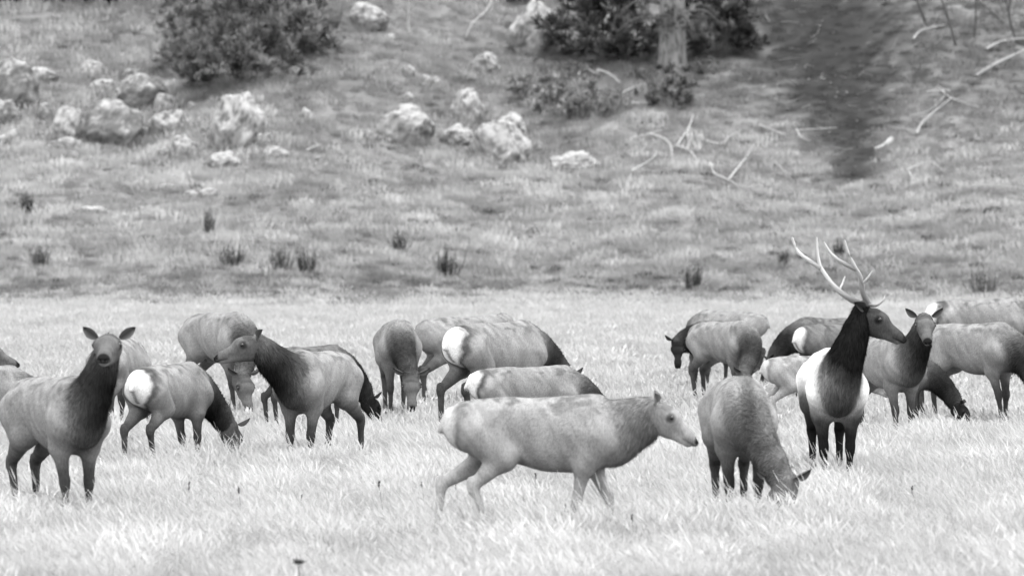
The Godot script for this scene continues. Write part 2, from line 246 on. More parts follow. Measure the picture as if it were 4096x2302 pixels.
class Field:  # a distance field on a grid, joined bone by bone with a smooth minimum and meshed as surface nets
	var o: Vector3
	var h: float
	var nx: int
	var ny: int
	var nz: int
	var d := PackedFloat32Array()

	func _init(lo: Vector3, hi: Vector3, cell: float) -> void:
		o = lo
		h = cell
		nx = int((hi.x - lo.x) / h) + 2
		ny = int((hi.y - lo.y) / h) + 2
		nz = int((hi.z - lo.z) / h) + 2
		d.resize(nx * ny * nz)
		d.fill(1.0)

	func bone(a: Vector3, b: Vector3, r1: float, r2: float, ks: float, k: float) -> void:
		var r := maxf(r1, r2) + k + h
		var lo := Vector3(minf(a.x, b.x) - r, minf(a.y, b.y) - r, minf(a.z, b.z) - r / ks - h)
		var hi := Vector3(maxf(a.x, b.x) + r, maxf(a.y, b.y) + r, maxf(a.z, b.z) + r / ks + h)
		var x0 := clampi(int((lo.x - o.x) / h), 0, nx - 1)
		var x1 := clampi(int((hi.x - o.x) / h) + 1, 0, nx - 1)
		var y0 := clampi(int((lo.y - o.y) / h), 0, ny - 1)
		var y1 := clampi(int((hi.y - o.y) / h) + 1, 0, ny - 1)
		var z0 := clampi(int((lo.z - o.z) / h), 0, nz - 1)
		var z1 := clampi(int((hi.z - o.z) / h) + 1, 0, nz - 1)
		var sa := Vector3(a.x, a.y, a.z * ks)
		var ab := Vector3(b.x, b.y, b.z * ks) - sa
		var inv := 1.0 / maxf(ab.length_squared(), 1e-9)
		var dr := r2 - r1
		var dd := d
		d = PackedFloat32Array()
		for z in range(z0, z1 + 1):
			var pz := (o.z + z * h) * ks - sa.z
			for y in range(y0, y1 + 1):
				var py := o.y + y * h - sa.y
				var at := (z * ny + y) * nx
				var px := o.x + x0 * h - sa.x
				for x in range(x0, x1 + 1):
					var q := Vector3(px, py, pz)
					px += h
					var t := clampf(q.dot(ab) * inv, 0.0, 1.0)
					var e := (q - ab * t).length() - r1 - dr * t
					var was := dd[at + x]
					var m := k - absf(e - was)
					dd[at + x] = minf(e, was) if m <= 0.0 else minf(e, was) - m * m / (4.0 * k)
		d = dd

	func nets() -> Array:  # [vertices, normals, indices]
		var sy := nx
		var sz := nx * ny
		var cell := PackedInt32Array()
		cell.resize(d.size())
		cell.fill(-1)
		var sum := PackedVector3Array()
		var count := PackedInt32Array()
		var home := PackedInt32Array()
		var index := PackedInt32Array()
		var step := [1, sy, sz]
		var cross1 := [sy, sz, 1]
		var cross2 := [sz, 1, sy]
		var four := PackedInt32Array([0, 0, 0, 0])
		for z in range(1, nz - 1):
			for y in range(1, ny - 1):
				var row := (z * ny + y) * nx
				for x in range(1, nx - 1):
					var at := row + x
					var a := d[at]
					if a > 0.2:
						continue
					for axis in 3:
						var b := d[at + step[axis]]
						if (a < 0.0) == (b < 0.0):
							continue
						var t := a / (a - b)
						var p := Vector3(x, y, z)
						p[axis] += t
						var u: int = cross1[axis]
						var w: int = cross2[axis]
						four[0] = at - u - w
						four[1] = at - w
						four[2] = at
						four[3] = at - u
						for k in 4:
							var f := four[k]
							if cell[f] < 0:
								cell[f] = sum.size()
								sum.append(Vector3.ZERO)
								count.append(0)
								home.append(f)
							var s := cell[f]
							sum[s] += p
							count[s] += 1
							four[k] = s
						if a < 0.0:
							index.append_array(PackedInt32Array([four[0], four[3], four[2], four[0], four[2], four[1]]))
						else:
							index.append_array(PackedInt32Array([four[0], four[1], four[2], four[0], four[2], four[3]]))
		var normal := PackedVector3Array()
		normal.resize(sum.size())
		for k in sum.size():
			sum[k] = o + sum[k] / count[k] * h
			var f := home[k]
			var a := d[f]
			var b := d[f + 1]
			var c := d[f + sy]
			var e := d[f + sy + 1]
			var a2 := d[f + sz]
			var b2 := d[f + sz + 1]
			var c2 := d[f + sz + sy]
			var e2 := d[f + sz + sy + 1]
			normal[k] = Vector3(b + e + b2 + e2 - a - c - a2 - c2, c + e + c2 + e2 - a - b - a2 - b2, a2 + b2 + c2 + e2 - a - b - c - e).normalized()
		return [sum, normal, index]


func numbered(called: String) -> String:
	var n: int = names.get(called, -1) + 1
	names[called] = n
	return called if n == 0 else "%s_%03d" % [called, n]


func tag(o: Node3D, label: String, category := "", group := "", kind := "") -> void:
	if label:
		o.set_meta("label", label)
	if category:
		o.set_meta("category", category)
	if group:
		o.set_meta("group", group)
	if kind:
		o.set_meta("kind", kind)


func thing(called: String, at: Vector3, turn := 0.0) -> Node3D:
	var o := Node3D.new()
	o.name = numbered(called)
	o.position = at
	o.rotation.y = turn
	add_child(o)
	return o


func part(called: String, m: Mesh, mat: Material, parent: Node) -> MeshInstance3D:
	var o := MeshInstance3D.new()
	o.name = numbered(called) if parent == self else called
	o.mesh = m
	o.material_override = mat
	parent.add_child(o, true)
	return o


func matte(rough := 0.95, through := 0.0) -> StandardMaterial3D:
	var m := StandardMaterial3D.new()
	m.vertex_color_use_as_albedo = true
	m.roughness = rough
	m.metallic_specular = 0.2
	if through > 0.0:
		m.backlight_enabled = true
		m.backlight = Color(through, through, through).linear_to_srgb()
		m.cull_mode = BaseMaterial3D.CULL_DISABLED
	return m


func soft(x: float, w: float) -> float:
	return w * log(1.0 + exp(minf(x / w, 40.0)))


func hill_start(x: float) -> float:
	return 200.0 + 2.0 * sin(x * 0.21 + 0.6) + 1.2 * sin(x * 0.47 + 2.0)


func ground(x: float, z: float) -> float:  # height of the land in metres
	var d := -z
	var t := d - hill_start(x)
	var y := 0.14 * soft(t, 3.0) + 0.26 * soft(t - 32.0, 3.0)
	var r := clampf(t / 25.0, 0.0, 1.0)
	y += r * (0.22 * sin(x * 0.33 + 0.9 + d * 0.11) * sin(d * 0.31 + 0.4) + 0.12 * sin(x * 0.81 + d * 0.23) + 0.06 * sin(x * 1.7 - d * 0.9))
	return y + 0.035 * sin(x * 0.9 + d * 0.37) * sin(d * 0.53 + 1.0)


func on(p: Vector2, up := 0.0) -> Vector3:
	return Vector3(p.x, ground(p.x, p.y) + up, p.y)


func soil_shade(x: float, z: float) -> float:  # 1 on the tongue of dark soil and painted tree shade, 0 off it
	var best := 99.0
	var p := Vector2(x, z * 0.5)
	for k in SOIL_SHADE_LINE.size() - 1:
		var a: Vector2 = SOIL_SHADE_LINE[k]
		var b: Vector2 = SOIL_SHADE_LINE[k + 1]
		a.y *= 0.5
		b.y *= 0.5
		var q := Geometry2D.get_closest_point_to_segment(p, a, b)
		var width := 3.6 - 0.85 * k
		best = minf(best, p.distance_to(q) / width)
	best += 0.5 * noise.get_noise_2d(x * 9.0, z * 6.0) + 0.3 * fine.get_noise_2d(x * 20.0, z * 14.0)
	return 1.0 - smoothstep(0.35, 1.5, best)


# ---------------------------------------------------------------- elk
func tones(kind: String) -> Dictionary:  # base colours of the coat
	if kind.contains("b"):
		return {"body": 0.72, "belly": 0.3, "neck": 0.006, "side": 0.012, "leg": 0.01, "thigh": 0.05, "head": 0.055, "rump": 0.8}
	if kind.contains("p"):
		return {"body": 0.25, "belly": 0.18, "neck": 0.11, "side": 0.14, "leg": 0.3, "thigh": 0.24, "head": 0.2, "rump": 0.5}
	if kind.contains("m"):
		return {"body": 0.25, "belly": 0.07, "neck": 0.04, "side": 0.1, "leg": 0.03, "thigh": 0.16, "head": 0.12, "rump": 0.66}
	if kind.contains("d"):
		return {"body": 0.13, "belly": 0.05, "neck": 0.016, "side": 0.02, "leg": 0.04, "thigh": 0.08, "head": 0.022, "rump": 0.65}
	return {"body": 0.22, "belly": 0.05, "neck": 0.006, "side": 0.03, "leg": 0.045, "thigh": 0.17, "head": 0.095, "rump": 0.66}


func elk_bones(e: Dictionary) -> Array:  # [a, b, radius a, radius b, squash across, blend, colour a, colour b, flow of the hair, hair length]
	var t := tones(e.kind)
	var bull: bool = e.kind.contains("b")
	var graze: bool = e.poll.y < 0.9
	var back := Vector3(-0.75, -0.65, 0)
	var down := Vector3(-0.15, -1, 0)
	var bones := []
	bones.append([Vector3(-0.70, 1.12, 0), Vector3(-0.30, 1.13, 0), 0.235, 0.25, 1.22, 0.1, t.body, t.body, back, 0.05])
	bones.append([Vector3(-0.36, 1.09, 0), Vector3(0.05, 1.045, 0), 0.25, 0.315, 1.3, 0.1, t.body, t.body, back, 0.05])
	bones.append([Vector3(0.05, 1.045, 0), Vector3(0.42, 1.05, 0), 0.315, 0.325, 1.34, 0.1, t.body, t.body, back, 0.05])
	bones.append([Vector3(0.42, 1.13, 0), Vector3(0.60, 1.06, 0), 0.26, 0.24, 1.3, 0.1, t.body, t.body, back, 0.05])
	bones.append([Vector3(0.58, 0.95, 0), Vector3(0.66, 0.92, 0), 0.2, 0.17, 1.15, 0.1, t.thigh, lerpf(t.thigh, t.neck, 0.5), down, 0.06])
	bones.append([Vector3(-0.4, 0.9, 0), Vector3(0.34, 0.8, 0), 0.08, 0.11, 1.0, 0.1, t.belly, t.belly, back, 0.04])
	bones.append([Vector3(-0.88, 1.24, 0), Vector3(-0.965, 1.08, 0), 0.045, 0.03, 1.0, 0.04, t.rump if not e.kind.contains("n") else t.body, t.rump if not e.kind.contains("n") else t.body, Vector3(-0.3, -1, 0), 0.05])
	bones.append([Vector3(-0.62, 1.315, 0), Vector3(0.2, 1.325, 0), 0.045, 0.05, 1.0, 0.05, t.body, t.body, back, 0.05])
	bones.append([Vector3(0.2, 1.325, 0), Vector3(0.52, 1.35, 0), 0.05, 0.055, 1.0, 0.07, t.body, t.body, back, 0.06])
	for s in [-1.0, 1.0]:
		bones.append([Vector3(0.42, 1.3, 0.1 * s), Vector3(0.57, 0.94, 0.185 * s), 0.07, 0.095, 1.0, 0.05, t.body, t.body * 0.9, down, 0.04])
		bones.append([Vector3(-0.42, 1.27, 0.13 * s), Vector3(-0.5, 1.18, 0.2 * s), 0.06, 0.06, 1.0, 0.05, t.body, t.body, back, 0.04])
	var legs: Vector4 = e.legs
	for s in [-1.0, 1.0]:
		var front := legs.x if s < 0 else legs.y
		var hind := legs.z if s < 0 else legs.w
		var elbow := Vector3(0.42 + front * 0.2, 0.76, 0.15 * s)
		var knee := Vector3(0.46 + front * 0.7, 0.43 + absf(front) * 0.05, 0.13 * s)
		var pastern := Vector3(0.46 + front * 1.2, 0.12, 0.125 * s)
		bones.append([Vector3(0.50, 1.0, 0.13 * s), elbow, 0.185, 0.11, 1.0, 0.08, t.body, t.thigh, down, 0.04])
		bones.append([elbow, knee, 0.082, 0.045, 1.0, 0.05, t.thigh * 0.8, t.leg, down, 0.02])
		bones.append([knee + Vector3(0.008, 0.03, 0), knee + Vector3(0.008, -0.03, 0), 0.05, 0.047, 1.0, 0.02, t.leg, t.leg, down, 0.012])
		bones.append([knee, pastern, 0.04, 0.029, 1.0, 0.03, t.leg, t.leg, down, 0.012])
		bones.append([pastern, pastern + Vector3(0.04, -0.09, 0), 0.031, 0.044, 1.0, 0.02, t.leg, 0.025, down, 0.01])
		var stifle := Vector3(-0.44 + hind * 0.3, 0.84, 0.155 * s)
		var hock := Vector3(-0.81 + hind * 0.7, 0.57, 0.14 * s)
		var ankle := Vector3(-0.76 + hind * 1.2, 0.13, 0.135 * s)
		bones.append([Vector3(-0.60, 1.05, 0.115 * s), stifle, 0.205, 0.14, 1.0, 0.08, t.body, t.thigh, down, 0.04])
		bones.append([stifle, hock, 0.12, 0.05, 1.0, 0.05, t.thigh, t.leg * 1.2, Vector3(-0.6, -0.7, 0), 0.03])
		bones.append([hock + Vector3(-0.02, 0.05, 0), hock + Vector3(-0.012, -0.04, 0), 0.042, 0.045, 1.0, 0.03, t.leg * 1.2, t.leg * 1.2, down, 0.012])
		bones.append([hock, ankle, 0.046, 0.031, 1.0, 0.03, t.leg * 1.2, t.leg, down, 0.012])
		bones.append([ankle, ankle + Vector3(0.045, -0.1, 0), 0.033, 0.044, 1.0, 0.02, t.leg, 0.025, down, 0.01])
	var poll: Vector3 = e.poll
	var base := Vector3(0.58, 1.1, 0)
	var bend := Vector3(0.84, 1.2, 0) if not graze else Vector3(0.98, 1.02, 0)
	bend = bend.lerp((base + poll) / 2, 0.25)
	var path := []
	for k in 6:
		var u := k / 5.0
		path.append(base * (1 - u) * (1 - u) + bend * 2 * u * (1 - u) + poll * u * u)
	var thick := [0.245, 0.215, 0.185, 0.16, 0.138, 0.118]
	for k in 5:
		var flow: Vector3 = (path[k] - path[k + 1]).normalized() * 0.6 + Vector3(0, -0.6, 0)
		var c1 := lerpf(t.body, t.side, [0.35, 0.75, 0.95, 1.0, 0.8][k])
		var c2 := lerpf(t.body, t.side, [0.75, 0.95, 1.0, 0.8, 0.6][k])
		if bull:
			c1 = t.side
			c2 = t.side
		var fat := 1.04 if bull else 1.0
		bones.append([path[k], path[k + 1], thick[k] * fat, thick[k + 1] * fat, 1.22, 0.06, c1, c2, flow, 0.09])
	var under := Vector3(0, -0.1, 0) if not graze else Vector3(-0.07, -0.05, 0)
	for k in 5:
		var fat := 1.1 if bull else 1.0
		bones.append([path[k] + under * 1.2 + Vector3(0.05, -0.03, 0), path[k + 1] + under + Vector3(0.02, 0, 0), [0.17, 0.17, 0.14, 0.12, 0.1][k] * fat, [0.17, 0.14, 0.12, 0.1, 0.08][k] * fat, 1.15, 0.07, t.neck, t.neck, Vector3(-0.1, -1, 0), 0.12])
	return bones


func head_bones(t: Dictionary) -> Array:
	var h: float = t.head
	var back := Vector3(-1, -0.2, 0)
	return [
		[Vector3(0.0, -0.01, 0), Vector3(0.17, 0.0, 0), 0.1, 0.085, 1.05, 0.05, h * 0.8, h, back, 0.025],
		[Vector3(0.12, 0.045, 0), Vector3(0.2, 0.035, 0), 0.062, 0.06, 0.85, 0.04, h, h * 1.1, back, 0.015],
		[Vector3(0.15, 0.03, -0.07), Vector3(0.19, 0.03, -0.062), 0.036, 0.03, 1.0, 0.03, h, h, back, 0.012],
		[Vector3(0.15, 0.03, 0.07), Vector3(0.19, 0.03, 0.062), 0.036, 0.03, 1.0, 0.03, h, h, back, 0.012],
		[Vector3(0.05, -0.075, 0), Vector3(0.22, -0.065, 0), 0.088, 0.06, 1.2, 0.05, h * 0.9, h, back, 0.03],
		[Vector3(0.19, 0.008, 0), Vector3(0.41, -0.022, 0), 0.066, 0.042, 1.08, 0.05, h * 1.25, h, back, 0.01],
		[Vector3(0.38, -0.03, -0.014), Vector3(0.468, -0.038, -0.017), 0.042, 0.028, 1.0, 0.025, h, h * 0.6, back, 0.004],
		[Vector3(0.38, -0.03, 0.014), Vector3(0.468, -0.038, 0.017), 0.042, 0.028, 1.0, 0.025, h, h * 0.6, back, 0.004],
		[Vector3(0.2, -0.072, 0), Vector3(0.42, -0.073, 0), 0.048, 0.027, 1.0, 0.03, h, h * 2.2, back, 0.015],
	]


func blend_colours(p: PackedVector3Array, bones: Array, reach: float) -> Array:  # [colour, flow, hair length] of each vertex, by the bones near it
	var col := PackedFloat32Array()
	var flow := PackedVector3Array()
	var hair := PackedFloat32Array()
	col.resize(p.size())
	flow.resize(p.size())
	hair.resize(p.size())
	for b in bones:
		b.append(1.0 / maxf((b[1] - b[0]).length_squared(), 1e-9))
	for k in p.size():
		var q := p[k]
		var ragged := noise.get_noise_3d(q.x * 70.0, q.y * 30.0, q.z * 70.0) * reach
		q += Vector3(ragged * 0.7, ragged * 1.4, 0)
		var w := 0.0
		var c := 0.0
		var f := Vector3.ZERO
		var l := 0.0
		for b in bones:
			var ab: Vector3 = b[1] - b[0]
			var qa: Vector3 = q - b[0]
			var u := clampf(qa.dot(ab) * b[10], 0.0, 1.0)
			var m: Vector3 = qa - ab * u
			m.z *= b[4]
			var e: float = m.length() - lerpf(b[2], b[3], u)
			if e > reach * 4.0:
				continue
			var x := exp(-maxf(e, -0.1) / reach)
			w += x
			c += x * lerpf(b[6], b[7], u)
			f += x * b[8]
			l += x * b[9]
		w = maxf(w, 1e-9)
		col[k] = c / w
		flow[k] = f / w
		hair[k] = l / w
	return [col, flow, hair]


func grow_fur(fur: Sheet, nets: Array, col: PackedFloat32Array, flow: PackedVector3Array, hair: PackedFloat32Array, per_m2: float, g: RandomNumberGenerator) -> void:
	var v: PackedVector3Array = nets[0]
	var n: PackedVector3Array = nets[1]
	var ix: PackedInt32Array = nets[2]
	var left := 0.0
	for t in range(0, ix.size(), 3):
		var a := ix[t]
		var b := ix[t + 1]
		var c := ix[t + 2]
		left += (v[b] - v[a]).cross(v[c] - v[a]).length() * 0.5 * per_m2
		while left > 0.0:
			left -= g.randf_range(0.4, 1.6)
			var r1 := g.randf()
			var r2 := g.randf() * (1.0 - r1)
			var p := v[a] + (v[b] - v[a]) * r1 + (v[c] - v[a]) * r2
			var nn := n[a]
			var along := flow[a] + Vector3(g.randf_range(-0.3, 0.3), g.randf_range(-0.3, 0.3), g.randf_range(-0.3, 0.3))
			along = (along - nn * along.dot(nn)).normalized()
			var l := hair[a] * g.randf_range(0.4, 0.9)
			var way := (along + nn * g.randf_range(0.02, 0.16 if l < 0.05 else 0.3)).normalized()
			var wide := along.cross(nn) * clampf(l * 0.075, 0.0012, 0.0055)
			var cc := col[a] * (g.randf_range(0.6, 1.45) if hair[a] > 0.03 else g.randf_range(0.8, 1.25))
			var i0 := fur.point(p - wide - nn * 0.001, nn, cc)
			var i1 := fur.point(p + wide - nn * 0.001, nn, cc)
			var i2 := fur.point(p + way * l, nn, cc * 1.1)
			fur.tri(i1, i0, i2)


func ear_sheet(base: Vector3, along: Vector3, face: Vector3, length: float, tone: float) -> Sheet:  # a cupped leaf with an inner and an outer skin
	var s := Sheet.new()
	var side := along.cross(face).normalized()
	for skin in 2:
		var first := s.v.size()
		for k in 9:
			var u := k / 8.0
			var w := length * 0.29 * pow(sin(PI * pow(clampf(u * 0.93 + 0.06, 0.0, 1.0), 0.85)), 0.85) * (1.0 if k < 8 else 0.05)
			for j in 7:
				var q := j / 3.0 - 1.0
				var p := base + along * length * u + side * w * q * (1.0 - 0.12 * q * q) + face * (q * q * w * 0.75 - (0.008 if skin == 1 else 0.0) * (1.0 - absf(q) * 0.9))
				var nn := (face * (1.0 if skin == 0 else -1.0) - side * q * 0.7 * (1.0 if skin == 0 else -1.0)).normalized()
				s.point(p, nn, (tone * (0.55 + 0.9 * absf(q)) if skin == 0 else tone * 0.8) * (0.5 if k > 6 else 1.0))
		for k in 8:
			for j in 6:
				var a := first + k * 7 + j
				if skin == 0:
					s.quad(a, a + 7, a + 8, a + 1)
				else:
					s.quad(a, a + 1, a + 8, a + 7)
	return s


func shape_elk(k: int) -> void:  # runs on a worker thread: the numbers of one elk, in its own axes (x ahead, y up)
	var e: Dictionary = ELK_TABLE[k]
	var g := RandomNumberGenerator.new()
	g.seed = 700 + k
	var t := tones(e.kind)
	var bones := elk_bones(e)
	var lo := Vector3(-1.15, -0.06, -0.42)
	var hi := Vector3(1.0, 1.5, 0.42)
	for b in bones:
		var r: float = maxf(b[2], b[3]) + 0.06
		for p in [b[0], b[1]]:
			lo = lo.min(p - Vector3(r, r, r))
			hi = hi.max(p + Vector3(r, r, r))
	lo.y = -0.06
	var field := Field.new(lo, hi, 0.024)
	for b in bones:
		field.bone(b[0], b[1], b[2], b[3], b[4], b[5])
	var nets := field.nets()
	var verts: PackedVector3Array = nets[0]
	var look := blend_colours(verts, bones, 0.03)
	var col: PackedFloat32Array = look[0]
	var hair: PackedFloat32Array = look[2]
	var big: bool = e.kind.contains("r")
	var patch := Vector3(0.36, 0.33, 0.24) if big else Vector3(0.24, 0.28, 0.2)
	var shift := k * 7.3
	for i in verts.size():
		var p := verts[i]
		var n1 := noise.get_noise_3d(p.x * 14.0 + shift, p.y * 14.0, p.z * 14.0)
		var n2 := noise.get_noise_3d(p.x * 55.0 + 50.0, p.y * 75.0 + shift, p.z * 55.0)
		var n3 := noise.get_noise_3d((p.x + p.y * 0.7) * 95.0, (p.y - p.x) * 20.0 + shift, p.z * 34.0 + 9.0)
		var c := col[i] * (1.0 + 0.16 * n1 + 0.3 * n3)
		var high := smoothstep(1.16, 1.34, p.y) * (1.0 - smoothstep(0.5, 0.8, p.x))
		c *= 1.0 - 0.4 * high * smoothstep(0.0, 0.4, n2 + 0.3 * n1)
		var wide := lerpf(0.05, patch.z, smoothstep(0.76, 1.1, p.y))
		var far := Vector3(maxf(p.x + 1.0, 0.0) / patch.x, maxf(p.y - 1.22, 0.0) / 0.16, p.z / wide).length() + 0.2 * n1 + 0.14 * n2 + 0.1 * n3
		if p.x < -0.5 and not e.kind.contains("n"):
			c *= 1.0 - (0.7 if big else 0.3) * smoothstep(1.6, 1.1, far)
			c = lerpf(c, t.rump * (0.92 + 0.2 * n3 + 0.16 * n1), smoothstep(1.15, 0.78, far))
			if p.y < 1.12 and p.x < -0.8:
				c = lerpf(c, 0.14, smoothstep(0.035, 0.012, absf(p.z - 0.01)) * smoothstep(1.14, 1.0, p.y) * 0.8)
			if p.y < 0.86:
				c = lerpf(c, 0.025, smoothstep(0.86, 0.74, p.y) * smoothstep(0.09, 0.03, absf(p.z)) * 0.9)
		if e.kind.contains("m") and p.x > -0.3:
			c *= 1.0 - 0.5 * smoothstep(-0.3, 0.5, p.x) * smoothstep(0.11, 0.02, absf(p.z + 0.03 + 0.05 * n1)) * smoothstep(0.7, 1.1, p.y)
		col[i] = maxf(c, 0.012)
	var body := Sheet.new()
	body.v = verts
	body.n = nets[1]
	body.i = nets[2]
	body.c.resize(verts.size())
	for i in verts.size():
		body.c[i] = Color(col[i], col[i], col[i])
	var fur := Sheet.new()
	grow_fur(fur, nets, col, look[1], hair, 4200.0, g)
	# the head, on a finer grid in its own axes
	var yaw := deg_to_rad(e.nose.x)
	var pitch := deg_to_rad(e.nose.y)
	var ahead := Vector3(cos(yaw) * cos(pitch), sin(pitch), -sin(yaw) * cos(pitch))
	var level := Vector3(-sin(yaw), 0, -cos(yaw))  # to its left
	var axes := Basis(ahead, (-level).cross(ahead).normalized(), -level)
	var size := 1.06 if e.kind.contains("b") else 1.12
	var place := Transform3D(axes.scaled_local(Vector3(0.97, 1.06, 1.17) * size), e.poll)
	var skull := head_bones(t)
	var skull_field := Field.new(Vector3(-0.13, -0.19, -0.15), Vector3(0.54, 0.14, 0.15), 0.01)
	for b in skull:
		skull_field.bone(b[0], b[1], b[2], b[3], b[4], b[5])
	var face := skull_field.nets()
	var fv: PackedVector3Array = face[0]
	var fn: PackedVector3Array = face[1]
	var tint := blend_colours(fv, skull, 0.015)
	var fc: PackedFloat32Array = tint[0]
	var ff: PackedVector3Array = tint[1]
	var fh: PackedFloat32Array = tint[2]
	var first := verts.size()
	for i in fv.size():
		var p := fv[i]
		var c := fc[i] * (1.0 + 0.2 * noise.get_noise_3d(p.x * 90.0 + shift, p.y * 90.0, p.z * 90.0))
		var eye := Vector2(p.x - 0.172, p.y - 0.03).length()
		if absf(p.z) > 0.05 and eye < 0.034:
			fh[i] = 0.0
		if absf(p.z) > 0.05 and eye < 0.052:
			c *= lerpf(0.35, 1.0, smoothstep(0.024, 0.052, eye))
		elif absf(p.z) > 0.05 and eye < 0.06:
			c *= 1.12
		if p.x > 0.44 and p.y > -0.044:
			c = lerpf(c, 0.012, smoothstep(0.45, 0.465, p.x + 0.35 * (p.y + 0.03)))
		if p.x > 0.46 and Vector2(absf(p.z) - 0.02, p.y + 0.036).length() < 0.011:
			c = 0.004
		if p.x > 0.36 and p.y < -0.066:
			c = lerpf(c, minf(0.22, t.head * 2.4), 0.8 * smoothstep(0.38, 0.42, p.x))
		if p.x > 0.05 and p.x < 0.15 and p.y > 0.05:
			c *= 0.72
		if absf(p.y + 0.058) < 0.006 and p.x > 0.36:
			c *= 0.5
		fc[i] = c
		fv[i] = place * p
		fn[i] = (axes * fn[i]).normalized()
		ff[i] = axes * ff[i]
		body.point(fv[i], fn[i], c)
	for i in face[2]:
		body.i.append(first + i)
	grow_fur(fur, [fv, fn, face[2]], fc, ff, fh, 6000.0, g)
	var ears := []
	for s in [-1.0, 1.0]:
		var droop := 0.1 if e.kind.contains("b") else (0.5 if e.poll.y > 0.9 else 0.3)
		var along := Vector3(-0.3 if not e.kind.contains("b") else -0.6, droop + g.randf_range(-0.06, 0.1), 0.85 * s).normalized()
		var front := Vector3(0.95, 0.1, 0.25 * s)
		front = (front - along * front.dot(along)).normalized()
		var sh := ear_sheet(place * Vector3(-0.005, 0.058, 0.075 * s), (axes * along).normalized(), (axes * front).normalized(), 0.185, maxf(t.head, 0.05))
		ears.append(sh)
	var eyes := []
	for s in [-1.0, 1.0]:
		eyes.append(place * Vector3(0.178, 0.034, 0.0895 * s))
	herd_parts[k] = {"body": body.arrays(), "fur": fur.arrays(), "ears": ears, "eyes": eyes}


func shape_some(first: int) -> void:
	for k in range(first, ELK_TABLE.size(), 4):
		shape_elk(k)


func mesh_of(a: Array) -> ArrayMesh:
	var m := ArrayMesh.new()
	m.add_surface_from_arrays(Mesh.PRIMITIVE_TRIANGLES, a)
	return m


func smooth_path(p: Array, each: int) -> Array:
	var c := Curve3D.new()
	for k in p.size():
		var tangent: Vector3 = (p[mini(k + 1, p.size() - 1)] - p[maxi(k - 1, 0)]) / 5.0
		c.add_point(p[k], -tangent, tangent)
	var out := []
	for k in each + 1:
		out.append(c.sample_baked(c.get_baked_length() * k / each, true))
	return out


func beam(s: Sheet, p: Array, r1: float, r2: float, tone: float, pale: float) -> void:  # an antler beam or tine, paler towards its tip
	var path := smooth_path(p, 12)
	var radii := []
	for k in path.size():
		radii.append(lerpf(r1, r2, pow(k / 12.0, 1.3)))
	var before := s.v.size()
	var g := RandomNumberGenerator.new()
	g.seed = int(absf(p[0].x + p[-1].y) * 1000.0)
	s.tube(path, radii, 8, tone, 0.1, g)
	for i in range(before, s.v.size()):
		var u := clampf((i - before) / (8.0 * 13.0), 0.0, 1.0)
		var c := lerpf(tone, pale, smoothstep(0.05, 0.75, u)) * (0.75 + 0.4 * absf(sin(i * 1.7)))
		s.c[i] = Color(c, c, c)


func put_antlers(o: Node3D) -> void:
	# laid out in the bull's own axes; ahead is along his nose seen from above, across is to his right
	var bull: Dictionary = ELK_TABLE[21]
	var yaw := deg_to_rad(bull.nose.x)
	var ahead := Vector3(cos(yaw), 0, -sin(yaw))
	var across := Vector3(sin(yaw), 0, cos(yaw))
	var root: Vector3 = bull.poll + Vector3(0, 0.1, 0)
	var sets := [
		[0.07, [  # right antler: [ahead, up, across]
			[[Vector3(0.07, 0, 0), Vector3(0.02, 0.12, 0.08), Vector3(0.0, 0.27, 0.17), Vector3(-0.05, 0.37, 0.23), Vector3(-0.11, 0.5, 0.28), Vector3(-0.15, 0.63, 0.3)], 0.032, 0.009, 0.13, 0.36],
			[[Vector3(-0.04, 0.35, 0.22), Vector3(-0.18, 0.42, 0.27), Vector3(-0.28, 0.5, 0.28), Vector3(-0.35, 0.61, 0.27)], 0.023, 0.008, 0.2, 0.34],
			[[Vector3(0.02, 0.21, 0.14), Vector3(0.06, 0.25, 0.2), Vector3(0.12, 0.33, 0.24)], 0.014, 0.005, 0.35, 0.5],
			[[Vector3(0.07, 0.0, 0.02), Vector3(0.16, 0.0, 0.1), Vector3(0.24, 0.06, 0.15)], 0.016, 0.005, 0.12, 0.35],
		]],
		[-0.07, [  # left antler
			[[Vector3(0.0, 0, 0), Vector3(-0.12, 0.05, -0.12), Vector3(-0.25, 0.14, -0.24), Vector3(-0.36, 0.26, -0.33), Vector3(-0.44, 0.4, -0.38), Vector3(-0.465, 0.65, -0.4)], 0.033, 0.009, 0.08, 0.36],
			[[Vector3(-0.42, 0.35, -0.37), Vector3(-0.55, 0.43, -0.42), Vector3(-0.66, 0.52, -0.44), Vector3(-0.71, 0.65, -0.42)], 0.025, 0.011, 0.22, 0.42],
			[[Vector3(-0.24, 0.13, -0.23), Vector3(-0.21, 0.19, -0.29), Vector3(-0.18, 0.27, -0.3)], 0.014, 0.005, 0.2, 0.45],
			[[Vector3(0.0, 0.0, -0.02), Vector3(0.12, -0.02, -0.1), Vector3(0.2, 0.03, -0.16), Vector3(0.22, 0.09, -0.19)], 0.015, 0.005, 0.1, 0.3],
		]],
	]
	for side in sets:
		var s := Sheet.new()
		for b in side[1]:
			var p := []
			for q in b[0]:
				p.append(root + ahead * q.x + Vector3(0, q.y, 0) + across * (q.z + side[0]))
			beam(s, p, b[1], b[2], b[3], b[4])
		part("antler", s.mesh(), wood_material, o)


